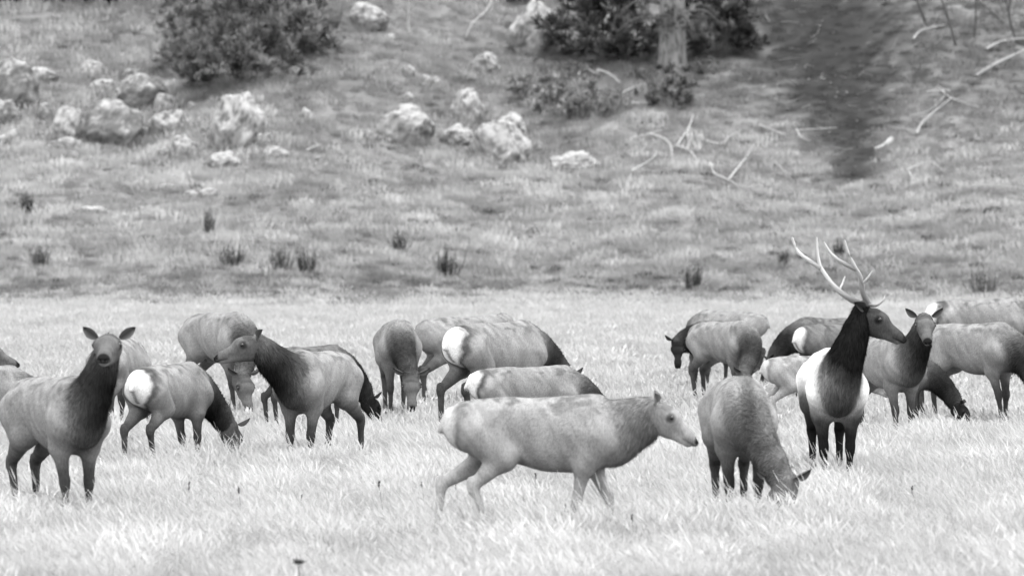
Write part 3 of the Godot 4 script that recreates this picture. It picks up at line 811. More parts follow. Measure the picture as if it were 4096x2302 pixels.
func put_herd() -> void:
	herd_parts.resize(ELK_TABLE.size())
	var crew := []
	for k in 4:
		var worker := Thread.new()
		worker.start(shape_some.bind(k))
		crew.append(worker)
	for worker in crew:
		worker.wait_to_finish()
	var ball := SphereMesh.new()
	ball.radius = 0.023
	ball.height = 0.046
	ball.radial_segments = 16
	ball.rings = 8
	for k in ELK_TABLE.size():
		var e: Dictionary = ELK_TABLE[k]
		var d: Dictionary = herd_parts[k]
		var o := thing(e.name, on(e.at), deg_to_rad(e.turn))
		o.scale = Vector3.ONE * e.scale
		tag(o, e.label, "elk", "elk of the herd in the meadow")
		part("body", mesh_of(d.body), coat_material, o)
		var fur := part("fur", mesh_of(d.fur), fur_material, o)
		fur.set_meta("kind", "stuff")
		for s in d.ears:
			part("ear", s.mesh(), fur_material, o)
		for p in d.eyes:
			var eye := part("eye", ball, eye_material, o)
			eye.position = p
		if e.kind.contains("b"):
			put_antlers(o)
	herd_parts.clear()


# ---------------------------------------------------------------- land
func land(called: String, x0: float, x1: float, z0: float, z1: float, step: Vector2, hill: bool) -> void:
	var s := Sheet.new()
	var nx := int((x1 - x0) / step.x) + 1
	var nz := int((z0 - z1) / step.y) + 1
	for j in nz:
		for i in nx:
			var x := lerpf(x0, x1, float(i) / (nx - 1))
			var z := lerpf(z0, z1, float(j) / (nz - 1))
			var y := ground(x, z)
			var normal := Vector3(ground(x - 0.3, z) - ground(x + 0.3, z), 0.6, ground(x, z - 0.3) - ground(x, z + 0.3)).normalized()
			var n := noise.get_noise_2d(x * 2.0, z * 2.0)
			var m := fine.get_noise_2d(x * 8.0, z * 8.0)
			var c := 0.22 + 0.06 * n + 0.05 * m
			if hill:
				c = 0.12 + 0.04 * n + 0.04 * m
				c = lerpf(c, 0.025 + 0.015 * m, soil_shade(x, z))  # dark soil, with the shade of trees put into its colour
			s.point(Vector3(x, y, z), normal, maxf(c, 0.02))
	for j in nz - 1:
		for i in nx - 1:
			var a := j * nx + i
			s.quad(a, a + nx, a + nx + 1, a + 1)
	var o := part(called, s.mesh(), matte(1.0), self)
	tag(o, "pale dry meadow floor under the herd" if not hill else "grassy slope with rocks rising behind the meadow", "", "", "structure")


func grass_patch(blades: int, radius: float, low: float, high: float, width: float, lean: float, g: RandomNumberGenerator, heads := 0.0) -> ArrayMesh:
	var s := Sheet.new()
	for k in blades:
		var a := g.randf() * TAU
		var r := radius * sqrt(g.randf())
		var p := Vector3(cos(a) * r, -0.03, sin(a) * r)
		var tall := g.randf_range(low, high) * (1.0 - 0.35 * r / radius)
		var face := g.randf() * TAU
		var side := Vector3(cos(face), 0, sin(face)) * width * 0.5 * g.randf_range(0.6, 1.3)
		var bend := Vector3(g.randf_range(-1, 1) - 0.35, 0, g.randf_range(-1, 1)) * lean * tall
		var mid := p + Vector3(0, tall * 0.6, 0) + bend * 0.35
		var tip := p + Vector3(0, tall * g.randf_range(0.8, 1.0), 0) + bend
		var nn := (Vector3.UP + side.cross(Vector3.UP).normalized() * (0.35 if side.x < 0.0 else -0.35)).normalized()
		var c := g.randf_range(0.85, 1.12)
		var b0 := s.point(p - side, nn, c * 0.8)
		var b1 := s.point(p + side, nn, c * 0.8)
		var b2 := s.point(mid + side * 0.8, nn, c)
		var b3 := s.point(mid - side * 0.8, nn, c)
		var b4 := s.point(tip, nn, c)
		if side.x < 0.0:
			s.quad(b0, b1, b2, b3)
			s.tri(b3, b2, b4)
		else:
			s.quad(b0, b3, b2, b1)
			s.tri(b3, b4, b2)
		if g.randf() < heads:  # a feathery seed head
			var up := (tip - mid).normalized()
			for q in 3:
				var w := Vector3(cos(face + q * 1.1), 0.2, sin(face + q * 1.1)) * width * 1.5
				var t0 := s.point(tip - up * 0.03, nn, c * 1.1)
				var t1 := s.point(tip + up * 0.02 + w, nn, c * 1.15)
				var t2 := s.point(tip + up * 0.09 + w * 0.3, nn, c * 1.15)
				if w.x < 0.0:
					s.tri(t0, t1, t2)
				else:
					s.tri(t0, t2, t1)
	return s.mesh()


func sow(called: String, label: String, m: ArrayMesh, d0: float, d1: float, per_m2: float, seed_: int, keep: Callable, category := "grass", extra := []) -> void:
	var g := RandomNumberGenerator.new()
	g.seed = seed_
	var places: Array[Transform3D] = []
	var tints := PackedColorArray()
	var strip := (d1 - d0) / 40.0
	for k in 40:
		var near := d0 + strip * k
		var half := (near + strip) * 0.086 * 1.2 + 7.0
		for q in int(2.0 * half * strip * per_m2):
			var x := g.randf_range(-half, half)
			var z := -g.randf_range(near, near + strip)
			var look: Vector2 = keep.call(x, z, g)  # (size, tone)
			if look.x <= 0.0:
				continue
			var basis := Basis(Vector3.UP, g.randf_range(-0.9, 0.9)).scaled(Vector3(look.x * g.randf_range(0.85, 1.2), look.x * g.randf_range(0.75, 1.2), look.x))
			places.append(Transform3D(basis, Vector3(x, ground(x, z), z)))
			var c := look.y * g.randf_range(0.88, 1.12)
			tints.append(Color(c, c, c))
	for e in extra:
		places.append(Transform3D(Basis(Vector3.UP, g.randf_range(-1, 1)).scaled(Vector3.ONE * e.z), Vector3(e.x, ground(e.x, e.y), e.y)))
		tints.append(Color(e.w, e.w, e.w))
	var mm := MultiMesh.new()
	mm.transform_format = MultiMesh.TRANSFORM_3D
	mm.use_colors = true
	mm.mesh = m
	mm.instance_count = places.size()
	for k in places.size():
		mm.set_instance_transform(k, places[k])
		mm.set_instance_color(k, tints[k])
	var o := MultiMeshInstance3D.new()
	o.name = numbered(called)
	o.multimesh = mm
	o.material_override = plant_material
	tag(o, label, category, "", "stuff")
	add_child(o)


func meadow_end(x: float, z: float) -> float:  # how far the pale meadow grass runs towards the slope
	return hill_start(x) - 16.0 + 0.16 * x + 9.0 * noise.get_noise_2d(x * 5.0, z * 1.5) + 16.0 * noise.get_noise_2d(x * 1.6 + 30.0, 7.0)


func meadow_look(x: float, z: float, g: RandomNumberGenerator) -> Vector2:
	var d := -z
	if d > meadow_end(x, z) + g.randfn(0.0, 10.0):
		return Vector2.ZERO
	var n := noise.get_noise_2d(x * 11.0, z * 1.6)
	var m := fine.get_noise_2d(x * 26.0, z * 5.0)
	var size := 1.0 + 0.4 * n + 0.3 * m
	var stand := 0.0
	for at in TALL_GRASS:
		stand = maxf(stand, exp(-Vector2((x - at.x) * 1.3, (z - at.y) * 1.3).length_squared()))
	size = clampf(size + 0.45 * stand, 0.5, 1.55)
	return Vector2(size, (0.46 + 0.17 * n + 0.14 * m) * lerpf(1.0, 0.9, smoothstep(54.0, 95.0, d)))


func slope_look(x: float, z: float, g: RandomNumberGenerator) -> Vector2:
	var d := -z
	var t := d - hill_start(x)
	if d < meadow_end(x, z) - 4.0 + g.randfn(0.0, 10.0):
		return Vector2.ZERO
	var n := noise.get_noise_2d(x * 5.0, z * 3.4 + 40.0)
	var m := fine.get_noise_2d(x * 13.0, z * 9.0)
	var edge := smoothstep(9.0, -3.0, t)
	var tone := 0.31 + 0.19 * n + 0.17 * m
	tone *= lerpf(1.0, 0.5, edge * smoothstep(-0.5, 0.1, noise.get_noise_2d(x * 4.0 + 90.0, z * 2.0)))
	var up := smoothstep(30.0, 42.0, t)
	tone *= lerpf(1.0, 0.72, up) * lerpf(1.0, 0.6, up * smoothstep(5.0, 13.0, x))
	var bare := soil_shade(x, z)
	if g.randf() < bare * 0.4:
		return Vector2.ZERO
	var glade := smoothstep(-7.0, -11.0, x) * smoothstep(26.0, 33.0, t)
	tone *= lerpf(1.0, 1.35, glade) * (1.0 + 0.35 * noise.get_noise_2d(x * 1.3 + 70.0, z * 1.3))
	tone *= lerpf(1.0, 0.2, bare)  # grass tone darkened too, as painted tree shade
	var size := (1.0 + 0.5 * n + 0.3 * m) * lerpf(1.0, 0.6, bare) * lerpf(1.0, 1.3, glade)
	if g.randf() < 0.07 * (1.0 - edge) * (1.0 - bare):
		size *= 1.5
		tone *= 1.35
	if g.randf() < 0.25 * edge:
		size *= 0.5
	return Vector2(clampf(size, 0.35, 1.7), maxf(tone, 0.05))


func scrub_look(x: float, z: float, g: RandomNumberGenerator) -> Vector2:
	var t := -z - hill_start(x)
	var n := noise.get_noise_2d(x * 6.0 + 300.0, z * 4.0) + 0.6 * fine.get_noise_2d(x * 15.0, z * 10.0 + 70.0)
	var edge := smoothstep(6.0, -4.0, t) * smoothstep(-20.0, -12.0, t + 5.0 * n)
	var bare := soil_shade(x, z)  # same mask of dark soil and painted shade
	var chance := 0.15 + 0.9 * maxf(n, 0.0) + 0.75 * edge + 0.3 * bare + 0.2 * smoothstep(30.0, 42.0, t)
	if t < -16.0 or g.randf() > chance:
		return Vector2.ZERO
	return Vector2(g.randf_range(0.4, 1.3) * (1.0 - 0.4 * bare), g.randf_range(0.05, 0.2))


# ---------------------------------------------------------------- rocks, brush, wood
func put_rock(r: Array, k: int) -> void:
	var g := RandomNumberGenerator.new()
	g.seed = 40 + k * 13
	var w: float = r[3] * 1.08
	var h: float = r[4] * 1.08
	var s := Sheet.new()
	var n := 22 if w > 1.0 else 13
	var cuts := []
	for q in 7:
		cuts.append([Vector3(g.randf_range(-1, 1), g.randf_range(-0.4, 1), g.randf_range(-1, 1)).normalized(), g.randf_range(0.72, 0.95)])
	var shift := Vector3(k * 31.7, k * 11.1, k * 5.3)
	var base: float = {"w": 0.16, "g": 0.12, "d": 0.03}[r[5]]
	var lichen: float = {"w": 0.35, "g": 0.62, "d": 0.9}[r[5]]
	var tilt := g.randf_range(-0.12, 0.12)
	for face in 6:
		var first := s.v.size()
		for j in n + 1:
			for i in n + 1:
				var a := tan((2.0 * i / n - 1.0) * PI / 4)
				var b := tan((2.0 * j / n - 1.0) * PI / 4)
				var p: Vector3 = [Vector3(1, a, b), Vector3(-1, a, -b), Vector3(a, 1, -b), Vector3(a, -1, b), Vector3(a, b, 1), Vector3(-a, b, -1)][face]
				p = p.normalized()
				var u := p
				for c in cuts:
					var over: float = p.dot(c[0]) - c[1]
					if over > 0.0:
						p -= c[0] * over * 0.85
				var rough := noise.get_noise_3dv(u * 9.0 + shift) * 0.2 + noise.get_noise_3dv(u * 26.0 + shift) * 0.09 + fine.get_noise_3dv(u * 60.0 + shift) * 0.045
				p *= 1.0 + rough
				p.y += p.x * tilt
				var patch := noise.get_noise_3dv(u * 17.0 + shift * 2.0) * 0.6 + fine.get_noise_3dv(u * 55.0 + shift) * 0.7
				var cc := base * (1.0 + 0.35 * fine.get_noise_3dv(u * 30.0 - shift))
				cc = lerpf(cc, 0.28, smoothstep(lichen - 0.35, lichen + 0.1, patch + 0.35 * u.y))
				cc = lerpf(cc, 0.05, smoothstep(0.15, 0.4, -patch) * 0.8)
				s.point(Vector3(p.x * w * 0.5, p.y * h * 0.7 + h * 0.36, p.z * w * 0.42), Vector3.UP, cc)
		for j in n:
			for i in n:
				var a := first + j * (n + 1) + i
				s.quad(a, a + n + 1, a + n + 2, a + 1)
	# smooth normals, shared along the cube's seams by place
	var sums := {}
	for t in range(0, s.i.size(), 3):
		var a := s.v[s.i[t]]
		var nn := (s.v[s.i[t + 2]] - a).cross(s.v[s.i[t + 1]] - a)
		for q in 3:
			var key := Vector3i(s.v[s.i[t + q]] * 2000.0)
			sums[key] = sums.get(key, Vector3.ZERO) + nn
	for q in s.v.size():
		var nn: Vector3 = sums[Vector3i(s.v[q] * 2000.0)]
		if nn.dot(s.v[q] - Vector3(0, h * 0.34, 0)) < 0:
			nn = -nn
		s.n[q] = nn.normalized()
	var o := part("boulder" if w > 1.0 else "rock", s.mesh(), rock_material, self)
	o.position = Vector3(r[1], ground(r[1], r[2]) - h * 0.14 - w * 0.03, r[2])
	o.rotation.y = g.randf_range(-0.4, 0.4)
	tag(o, r[0], "rock", "rocks on the slope")


func put_twiggy(r: Array, k: int) -> void:
	var g := RandomNumberGenerator.new()
	g.seed = 900 + k
	var o := thing("twiggy_bush", on(Vector2(r[1], r[2]), -0.03))
	tag(o, r[0], "bush", "small bushes on the lower slope")
	var w: float = r[3]
	var h: float = r[4]
	var s := Sheet.new()
	var leaves := Sheet.new()
	for q in 44:
		var a := g.randf() * TAU
		var spread := sqrt(g.randf())
		var round_ := Vector3(cos(a), 0, sin(a) * 0.8)
		var foot := round_ * w * 0.2 * spread
		var top := round_ * w * (0.2 + 0.34 * g.randf()) * spread + Vector3(g.randf_range(-0.1, 0.1) * w, h * g.randf_range(0.5, 1.1) * (1.0 - 0.3 * spread * spread), 0)
		var mid := foot.lerp(top, 0.5) + round_ * w * 0.05
		s.tube([foot, mid, top], [0.011, 0.008, 0.004], 4, r[5] * g.randf_range(0.5, 1.2))
		for t in 12:
			var u := g.randf_range(0.1, 1.05)
			var p := foot.lerp(mid, u * 2.0) if u < 0.5 else mid.lerp(top, u * 2.0 - 1.0)
			var along := ((top - foot).normalized() + Vector3(g.randf_range(-0.8, 0.8), g.randf_range(-0.3, 0.8), g.randf_range(-0.8, 0.8))).normalized()
			leaf(leaves, p, along, g.randf_range(0.06, 0.15), 0.009, r[5] * g.randf_range(0.5, 1.7), g)
	part("stems", s.mesh(), wood_material, o)
	part("foliage", leaves.mesh(), plant_material, o).set_meta("kind", "stuff")


func leaf(s: Sheet, p: Vector3, along: Vector3, l: float, w: float, col: float, g: RandomNumberGenerator, look := Vector3.ZERO) -> void:
	var side := along.cross(Vector3(g.randf_range(-1, 1), g.randf_range(-1, 1), g.randf_range(-1, 1))).normalized() * w
	var nn := look if look != Vector3.ZERO else (along + Vector3.UP).normalized()
	var a := s.point(p, nn, col)
	var b := s.point(p + along * l * 0.5 + side, nn, col)
	var c := s.point(p + along * l, nn, col)
	var d := s.point(p + along * l * 0.5 - side, nn, col)
	if (s.v[b] - s.v[a]).cross(s.v[c] - s.v[a]).dot(nn) > 0.0:
		s.quad(a, d, c, b)
	else:
		s.quad(a, b, c, d)


func crown(s: Sheet, w: float, h: float, deep: float, base: float, tone: float, tips: bool, clumps: int, sprigs: int, g: RandomNumberGenerator) -> void:
	# clumps of needle sprays through an uneven dome, with gaps between them
	var shift := g.randf() * 900.0
	var size := clampf(minf(w, h) * 0.13, 0.13, 0.42)
	for k in clumps:
		var u := Vector3(g.randf_range(-1, 1), g.randf(), g.randf_range(-1, 1))
		if Vector3(u.x, u.y, u.z).length() > 1.0:
			continue
		u = u.normalized() * lerpf(0.45, 1.0, sqrt(g.randf()))
		var r := 0.9 + 0.8 * noise.get_noise_3dv(u * 22.0 + Vector3.ONE * shift)
		if noise.get_noise_3dv(u * 26.0 + Vector3(shift, 0, 40)) < -0.04:
			continue
		var p := Vector3(u.x * w * 0.5, base + u.y * (h - base), u.z * deep * 0.5) * Vector3(r, r, r)
		var out := Vector3(u.x, u.y * 0.7 + 0.35, u.z).normalized()
		var col := tone * g.randf_range(0.5, 1.9)
		for q in sprigs:
			var along := (out * 0.9 + Vector3(g.randf_range(-1, 1), g.randf_range(-0.7, 1), g.randf_range(-1, 1))).normalized()
			var from := p + along * size * g.randf_range(0.0, 0.6)
			var c := col * g.randf_range(0.75, 1.3)
			if tips and g.randf() < 0.4:
				c *= 2.0
			leaf(s, from, along, size * g.randf_range(0.5, 1.0), size * 0.1, c, g, (out + along * 0.8 + Vector3(0, 0.4, 0)).normalized())


func put_leafy(r: Array, k: int) -> void:
	var g := RandomNumberGenerator.new()
	g.seed = 2000 + k * 3
	var o := thing(r[1], on(Vector2(r[2], r[3]), -0.05))
	tag(o, r[0], "bush")
	var w: float = r[4]
	var h: float = r[5]
	var s := Sheet.new()
	var area := w * h
	crown(s, w, h, w * 0.75, h * 0.04, r[6], r[7] == 1, int(clampf(area * 42.0, 70, 700)), 34, g)
	var st := Sheet.new()
	for q in 9:
		var a := g.randf() * TAU
		var way := Vector3(cos(a) * w * 0.35, h * g.randf_range(0.5, 0.85), sin(a) * w * 0.28)
		st.tube(smooth_path([Vector3(cos(a), 0, sin(a)) * 0.08, way * Vector3(0.4, 0.45, 0.4), way], 6), [0.05, 0.045, 0.04, 0.035, 0.025, 0.018, 0.01], 6, 0.12, 0.2, g)
	part("stems", st.mesh(), wood_material, o)
	part("foliage", s.mesh(), plant_material, o).set_meta("kind", "stuff")


func put_branch(r: Array, k: int) -> void:
	var g := RandomNumberGenerator.new()
	g.seed = 300 + k
	var s := Sheet.new()
	var tone := 0.3 if r[1] == "fallen_branch" else 0.2
	var home := on(r[3][0])
	var thick: float = r[2] * 0.8
	for line in [r[3]] + r[4]:
		var p := []
		for q in line.size():
			p.append(on(line[q], thick * 1.5 + g.randf_range(0.1, 0.24)) - home)
		var path := smooth_path(p, 9)
		var radii := []
		for q in 10:
			radii.append(thick * lerpf(1.15, 0.5, q / 9.0))
		s.tube(path, radii, 7, tone, 0.18, g)
		for q in 4:  # broken twigs along it
			var at: Vector3 = path[g.randi_range(2, 8)]
			var way := Vector3(g.randf_range(-1, 1), g.randf_range(0.1, 0.8), g.randf_range(-1, 1)) * g.randf_range(0.15, 0.4)
			s.tube([at, at + way * 0.5, at + way + Vector3(0, 0.03, 0)], [thick * 0.4, thick * 0.3, thick * 0.15], 5, tone)
	var o := part(r[1], s.mesh(), wood_material, self)
	o.position = home
	tag(o, r[0], "branch" if r[1] == "fallen_branch" else "log", "dead wood lying on the slope")


func put_sapling(r: Array, k: int) -> void:
	var g := RandomNumberGenerator.new()
	g.seed = 600 + k
	var s := Sheet.new()
	var tone := 0.06 if k < 5 else 0.3
	var p := [Vector3(0, -0.1, 0)]
	for q in r[3]:
		p.append(Vector3(q.x, q.y, g.randf_range(-0.15, 0.15)))
	var path := smooth_path(p, 10)
	var radii := []
	for q in 11:
		radii.append(r[1] * lerpf(1.2, 0.5, q / 10.0))
	s.tube(path, radii, 7, tone, 0.15, g)
	for q in 7:
		var at: Vector3 = path[g.randi_range(2, 9)]
		var way := Vector3(g.randf_range(-1, 1), g.randf_range(-0.1, 0.7), g.randf_range(-0.6, 0.6)) * g.randf_range(0.2, 0.6)
		s.tube([at, at + way * 0.5 + Vector3(0, 0.04, 0), at + way], [r[1] * 0.35, r[1] * 0.25, 0.004], 5, tone)
	if k == 3:
		s.tube([path[3], path[3] + Vector3(-0.1, 0.5, 0), path[3] + Vector3(-0.3, 1.4, 0.1)], [r[1] * 0.8, r[1] * 0.6, r[1] * 0.3], 7, tone)
	var o := part("dead_sapling", s.mesh(), wood_material, self)
	o.position = on(r[2])
	tag(o, r[0], "sapling", "bare saplings and stems standing on the slope")


func put_pine() -> void:
	var g := RandomNumberGenerator.new()
	g.seed = 77
	var o := thing("pine_tree", on(PINE_AT, -0.1))
	tag(o, "thick pine trunk with furrowed pale bark and low drooping boughs, at the top edge", "tree")
	var s := Sheet.new()
	var rings := 110
	var sides := 64
	for j in rings + 1:
		var y := 11.0 * j / rings
		var r := 0.56 - 0.014 * y + 0.22 * exp(-y * 2.2)
		for i in sides + 1:
			var a := TAU * i / sides
			var out := Vector3(cos(a), 0, sin(a))
			var around := out * 1.0
			var plate := fine.get_noise_3d(around.x * 26.0, y * 7.0, around.z * 26.0)
			var crack := smoothstep(0.0, 0.16, absf(noise.get_noise_3d(around.x * 42.0, y * 9.0, around.z * 42.0)))
			var rr := r * (1.0 + 0.03 * plate) - 0.05 * (1.0 - crack)
			var c := (0.17 + 0.06 * plate) * lerpf(0.35, 1.0, crack)
			s.point(out * rr + Vector3(0, y, 0), (out + Vector3(0, 0.1 * plate, 0)).normalized(), maxf(c, 0.02))
	for j in rings:
		for i in sides:
			var a := j * (sides + 1) + i
			s.quad(a, a + 1, a + sides + 2, a + sides + 1)
	var trunk := part("trunk", s.mesh(), wood_material, o)
	var needles := Sheet.new()
	var wood := Sheet.new()
	for k in 26:
		var low := k < 9
		var y := g.randf_range(2.0, 3.4) if low else g.randf_range(3.5, 10.0)
		var a := g.randf() * TAU
		if low:
			a = [1.2, 1.9, 0.6, -0.2, 2.6, 3.3, 0.2, 3.0, 1.5][k]
		var reach := g.randf_range(1.3, 3.2) * (0.55 if low and absf(sin(a)) > 0.7 else 1.0)
		var dir := Vector3(cos(a), 0, sin(a))
		var from := dir * 0.45 + Vector3(0, y, 0)
		var mid := from + dir * reach * 0.55 + Vector3(0, 0.1, 0)
		var tip := from + dir * reach + Vector3(0, -0.5 if low else 0.2, 0)
		var path := smooth_path([from, mid, tip], 8)
		wood.tube(path, [0.06, 0.055, 0.05, 0.045, 0.04, 0.03, 0.022, 0.015, 0.01], 6, 0.1)
		for q in 16:
			var at: Vector3 = path[g.randi_range(3, 8)] + Vector3(g.randf_range(-0.35, 0.35), g.randf_range(-0.45, 0.2), g.randf_range(-0.35, 0.35))
			var col := 0.1 * g.randf_range(0.6, 1.5)
			for t in 30:
				var along := Vector3(g.randf_range(-1, 1), g.randf_range(-1, 0.8), g.randf_range(-1, 1)).normalized()
				leaf(needles, at, along, g.randf_range(0.12, 0.22), 0.013, col * g.randf_range(0.7, 1.3), g)
	part("boughs", wood.mesh(), wood_material, o)
	part("crown", needles.mesh(), plant_material, o).set_meta("kind", "stuff")


func put_stalks() -> void:
	var g := RandomNumberGenerator.new()
	g.seed = 51
	var s := Sheet.new()
	for p in STALK_TABLE:
		for k in g.randi_range(0, 1):
			var at := on(p + Vector2(g.randf_range(-0.2, 0.2), g.randf_range(-0.3, 0.3)), -0.02)
			var tall := g.randf_range(0.3, 0.48)
			var top := at + Vector3(g.randf_range(-0.08, 0.04), tall, 0)
			s.tube([at, at.lerp(top, 0.5) + Vector3(0.01, 0, 0), top], [0.0025, 0.0025, 0.002], 4, 0.2)
			for q in 16:
				var along := Vector3(g.randf_range(-0.5, 0.5), 1, g.randf_range(-0.5, 0.5)).normalized()
				leaf(s, top + Vector3(0, g.randf_range(-0.05, 0.02), 0), along, 0.035, 0.006, g.randf_range(0.07, 0.2), g)
	var o := part("dry_weed_stalks", s.mesh(), plant_material, self)
	tag(o, "dark dry weed stalks with small seed heads scattered through the pale grass", "weeds", "", "stuff")
	var h := Sheet.new()
	var tall := 0.46
	h.tube([Vector3(0, -0.02, 0), Vector3(0.01, tall * 0.5, 0), Vector3(0, tall, 0)], [0.005, 0.005, 0.004], 5, 0.12)
	for q in 90:
		var along := Vector3(g.randf_range(-1, 1), g.randf_range(0.1, 0.7), g.randf_range(-1, 1)).normalized()
		leaf(h, Vector3(0, tall - 0.01, 0), along, g.randf_range(0.03, 0.07), 0.008, g.randf_range(0.06, 0.14), g)
	var top := part("seed_head", h.mesh(), plant_material, self)
	top.position = on(SEED_HEAD_AT)
	tag(top, "single flat topped dark seed head at the bottom edge, left of centre", "weed")


func put_bone() -> void:
	var s := Sheet.new()
	s.tube(smooth_path([Vector3(-0.36, 0.06, 0.05), Vector3(-0.1, 0.1, 0), Vector3(0.18, 0.26, 0), Vector3(0.32, 0.46, -0.05)], 9), [0.03, 0.05, 0.07, 0.085, 0.1, 0.11, 0.125, 0.14, 0.13, 0.08], 9, 0.36, 0.12)
	var o := part("bleached_wood", s.mesh(), wood_material, self)
	o.position = on(BONE_AT)
	tag(o, "stubby curved piece of white bleached wood right of the dark soil streak with painted shade", "wood")


func put_twigs() -> void:
	var g := RandomNumberGenerator.new()
	g.seed = 89
	var s := Sheet.new()
	for k in 150:
		var x := g.randf_range(4.0, 20.0)
		var z := -g.randf_range(231.0, 243.0) if k < 110 else -g.randf_range(240.0, 250.0)
		var a := g.randf() * TAU
		var l := g.randf_range(0.25, 1.1)
		var from := Vector2(x, z)
		var to := from + Vector2(cos(a), sin(a) * 0.6) * l
		var bend := from.lerp(to, 0.5) + Vector2(g.randf_range(-0.15, 0.15), g.randf_range(-0.15, 0.15))
		var r := g.randf_range(0.008, 0.018)
		s.tube([on(from, 0.05), on(bend, 0.12), on(to, g.randf_range(0.04, 0.3))], [r, r * 0.8, r * 0.4], 5, g.randf_range(0.12, 0.3))
	var o := part("twig_litter", s.mesh(), wood_material, self)
	tag(o, "thin broken twigs strewn over the right half of the slope", "twigs", "", "stuff")


func put_pebbles() -> void:
	var g := RandomNumberGenerator.new()
	g.seed = 88
	var s := Sheet.new()
	for k in 130:
		var line := g.randi_range(0, SOIL_SHADE_LINE.size() - 2)
		var p: Vector2 = SOIL_SHADE_LINE[line].lerp(SOIL_SHADE_LINE[line + 1], g.randf())
		p += Vector2(g.randfn(0, 1.0), g.randfn(0, 1.5))
		var at := on(p, 0.02)
		var r := g.randf_range(0.015, 0.045)
		var c := 0.2 if g.randf() < 0.2 else g.randf_range(0.02, 0.1)
		s.tube([at - Vector3(r, 0, 0), at, at + Vector3(r, r * 0.3, 0)], [r * 0.6, r, r * 0.5], 5, c, 0.2, g)
	var o := part("pebbles", s.mesh(), rock_material, self)
	tag(o, "pebbles and cones strewn over the dark soil streak with painted shade", "pebbles", "", "stuff")


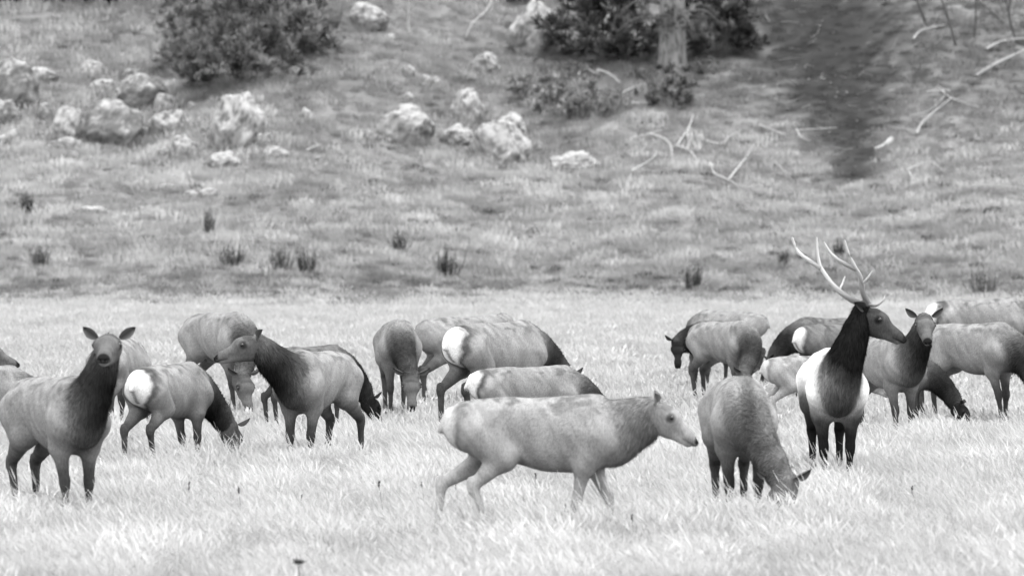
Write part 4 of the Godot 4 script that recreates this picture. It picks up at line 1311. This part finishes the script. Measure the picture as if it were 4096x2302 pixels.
func _ready() -> void:
	# camera: a long lens, three metres up, sixty metres from the nearest animals
	var cam := Camera3D.new()
	cam.name = "camera"
	cam.position = Vector3(0, 3.2, 0)
	cam.rotation.x = -atan(224.0 / 15000.0)
	cam.fov = rad_to_deg(2.0 * atan(724.5 / 15000.0))
	cam.far = 900.0
	cam.near = 1.0
	var optics := CameraAttributesPhysical.new()
	optics.frustum_focal_length = 600.0
	optics.exposure_aperture = 9.5
	optics.frustum_focus_distance = 75.0
	cam.attributes = optics
	cam.fov = rad_to_deg(2.0 * atan(724.5 / 15000.0))
	add_child(cam)
	cam.current = true
	# bright overcast sky
	var sky := ProceduralSkyMaterial.new()
	sky.sky_top_color = Color(0.86, 0.86, 0.86)
	sky.sky_horizon_color = Color(0.74, 0.74, 0.74)
	sky.sky_curve = 0.2
	sky.sky_energy_multiplier = 1.5
	sky.ground_bottom_color = Color(0.5, 0.5, 0.5)
	sky.ground_horizon_color = Color(0.6, 0.6, 0.6)
	var env := Environment.new()
	env.background_mode = Environment.BG_SKY
	env.sky = Sky.new()
	env.sky.sky_material = sky
	env.tonemap_mode = Environment.TONE_MAPPER_LINEAR
	env.tonemap_exposure = 2.0
	env.sdfgi_enabled = true
	env.ssao_enabled = true
	env.ssil_enabled = true
	var world := WorldEnvironment.new()
	world.environment = env
	world.name = "world"
	add_child(world)
	var sun := DirectionalLight3D.new()
	sun.name = "sun"
	sun.light_energy = 0.6
	sun.light_angular_distance = 14.0
	sun.shadow_enabled = true
	sun.look_at_from_position(Vector3(0.5, 1.4, 0.12), Vector3.ZERO)
	add_child(sun)

	noise.seed = 11
	noise.noise_type = FastNoiseLite.TYPE_SIMPLEX_SMOOTH
	noise.frequency = 0.1
	noise.fractal_octaves = 2
	fine.seed = 23
	fine.noise_type = FastNoiseLite.TYPE_SIMPLEX_SMOOTH
	fine.frequency = 0.1
	fine.fractal_octaves = 3
	coat_material = matte(0.95)
	coat_material.specular_mode = BaseMaterial3D.SPECULAR_DISABLED
	var strand := FastNoiseLite.new()
	strand.seed = 3
	strand.noise_type = FastNoiseLite.TYPE_SIMPLEX_SMOOTH
	strand.frequency = 0.022
	strand.fractal_octaves = 3
	var hairs := strand.get_seamless_image(512, 512)
	hairs.convert(Image.FORMAT_RGB8)
	for y in 512:
		for x in 512:
			var c := lerpf(0.87, 1.0, smoothstep(0.2, 0.75, hairs.get_pixel(x, y).r))
			hairs.set_pixel(x, y, Color(c, c, c))
	var streaks := ImageTexture.create_from_image(hairs)
	coat_material.albedo_texture = streaks
	coat_material.heightmap_enabled = true
	coat_material.heightmap_texture = streaks
	coat_material.heightmap_scale = 0.8
	coat_material.uv1_triplanar = true
	coat_material.uv1_scale = Vector3(5.0, 1.7, 5.0)
	fur_material = matte(0.95, 0.6)
	fur_material.specular_mode = BaseMaterial3D.SPECULAR_DISABLED
	eye_material = StandardMaterial3D.new()
	eye_material.albedo_color = Color(0.05, 0.05, 0.05)
	eye_material.roughness = 0.15
	plant_material = matte(0.9, 0.7)
	rock_material = matte(0.95)
	wood_material = matte(0.9)

	land("meadow", -90, 90, 40, -190, Vector2(1.2, 1.0), false)
	land("hillside", -90, 90, -190, -300, Vector2(0.5, 0.4), true)
	land("upper_hillside", -150, 150, -300, -420, Vector2(3, 3), true)
	put_pine()
	for k in LEAFY_TABLE.size():
		put_leafy(LEAFY_TABLE[k], k)
	for k in ROCK_TABLE.size():
		put_rock(ROCK_TABLE[k], k)
	for k in TWIGGY_TABLE.size():
		put_twiggy(TWIGGY_TABLE[k], k)
	for k in BRANCH_TABLE.size():
		put_branch(BRANCH_TABLE[k], k)
	for k in SAPLING_TABLE.size():
		put_sapling(SAPLING_TABLE[k], k)
	put_bone()
	put_pebbles()
	put_twigs()
	put_herd()
	put_stalks()
	var g := RandomNumberGenerator.new()
	g.seed = 5
	var tufts := []
	for r in ROCK_TABLE:
		for k in int(5.0 + r[3] * 9.0):
			var u := g.randf_range(-0.62, 0.62)
			var side: float = r[3]
			tufts.append(Vector4(r[1] + u * side, r[2] + side * (0.46 - 0.5 * u * u) + g.randf_range(-0.05, 0.25), g.randf_range(0.5, 1.1), g.randf_range(0.2, 0.5)))
	sow("near_grass", "tall pale straw grass around the nearest elk", grass_patch(170, 0.3, 0.12, 0.43, 0.0036, 0.75, g, 0.35), 46.0, 78.0, 14.0, 1, meadow_look)
	sow("meadow_grass", "pale straw grass of the meadow behind the herd", grass_patch(90, 0.45, 0.1, 0.32, 0.009, 0.5, g, 0.2), 78.0, 204.0, 6.0, 2, meadow_look)
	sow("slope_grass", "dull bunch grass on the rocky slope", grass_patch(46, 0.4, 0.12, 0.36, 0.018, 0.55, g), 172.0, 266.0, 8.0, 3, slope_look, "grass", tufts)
	var dark := Sheet.new()
	for k in 60:
		var a := Vector3(g.randf_range(-1, 1), g.randf_range(0.0, 1.0), g.randf_range(-1, 1)).normalized()
		leaf(dark, a * Vector3(0.2, 0.13, 0.2) * g.randf_range(0.3, 1.0), (a + Vector3(0, 0.6, 0)).normalized(), g.randf_range(0.06, 0.13), 0.014, g.randf_range(0.6, 1.4), g, (a + Vector3(0, 1, 0)).normalized())
	sow("low_scrub", "low dark scrub dotted through the slope grass, thickest along the meadow edge", dark.mesh(), 176.0, 264.0, 1.6, 4, scrub_look, "scrub")
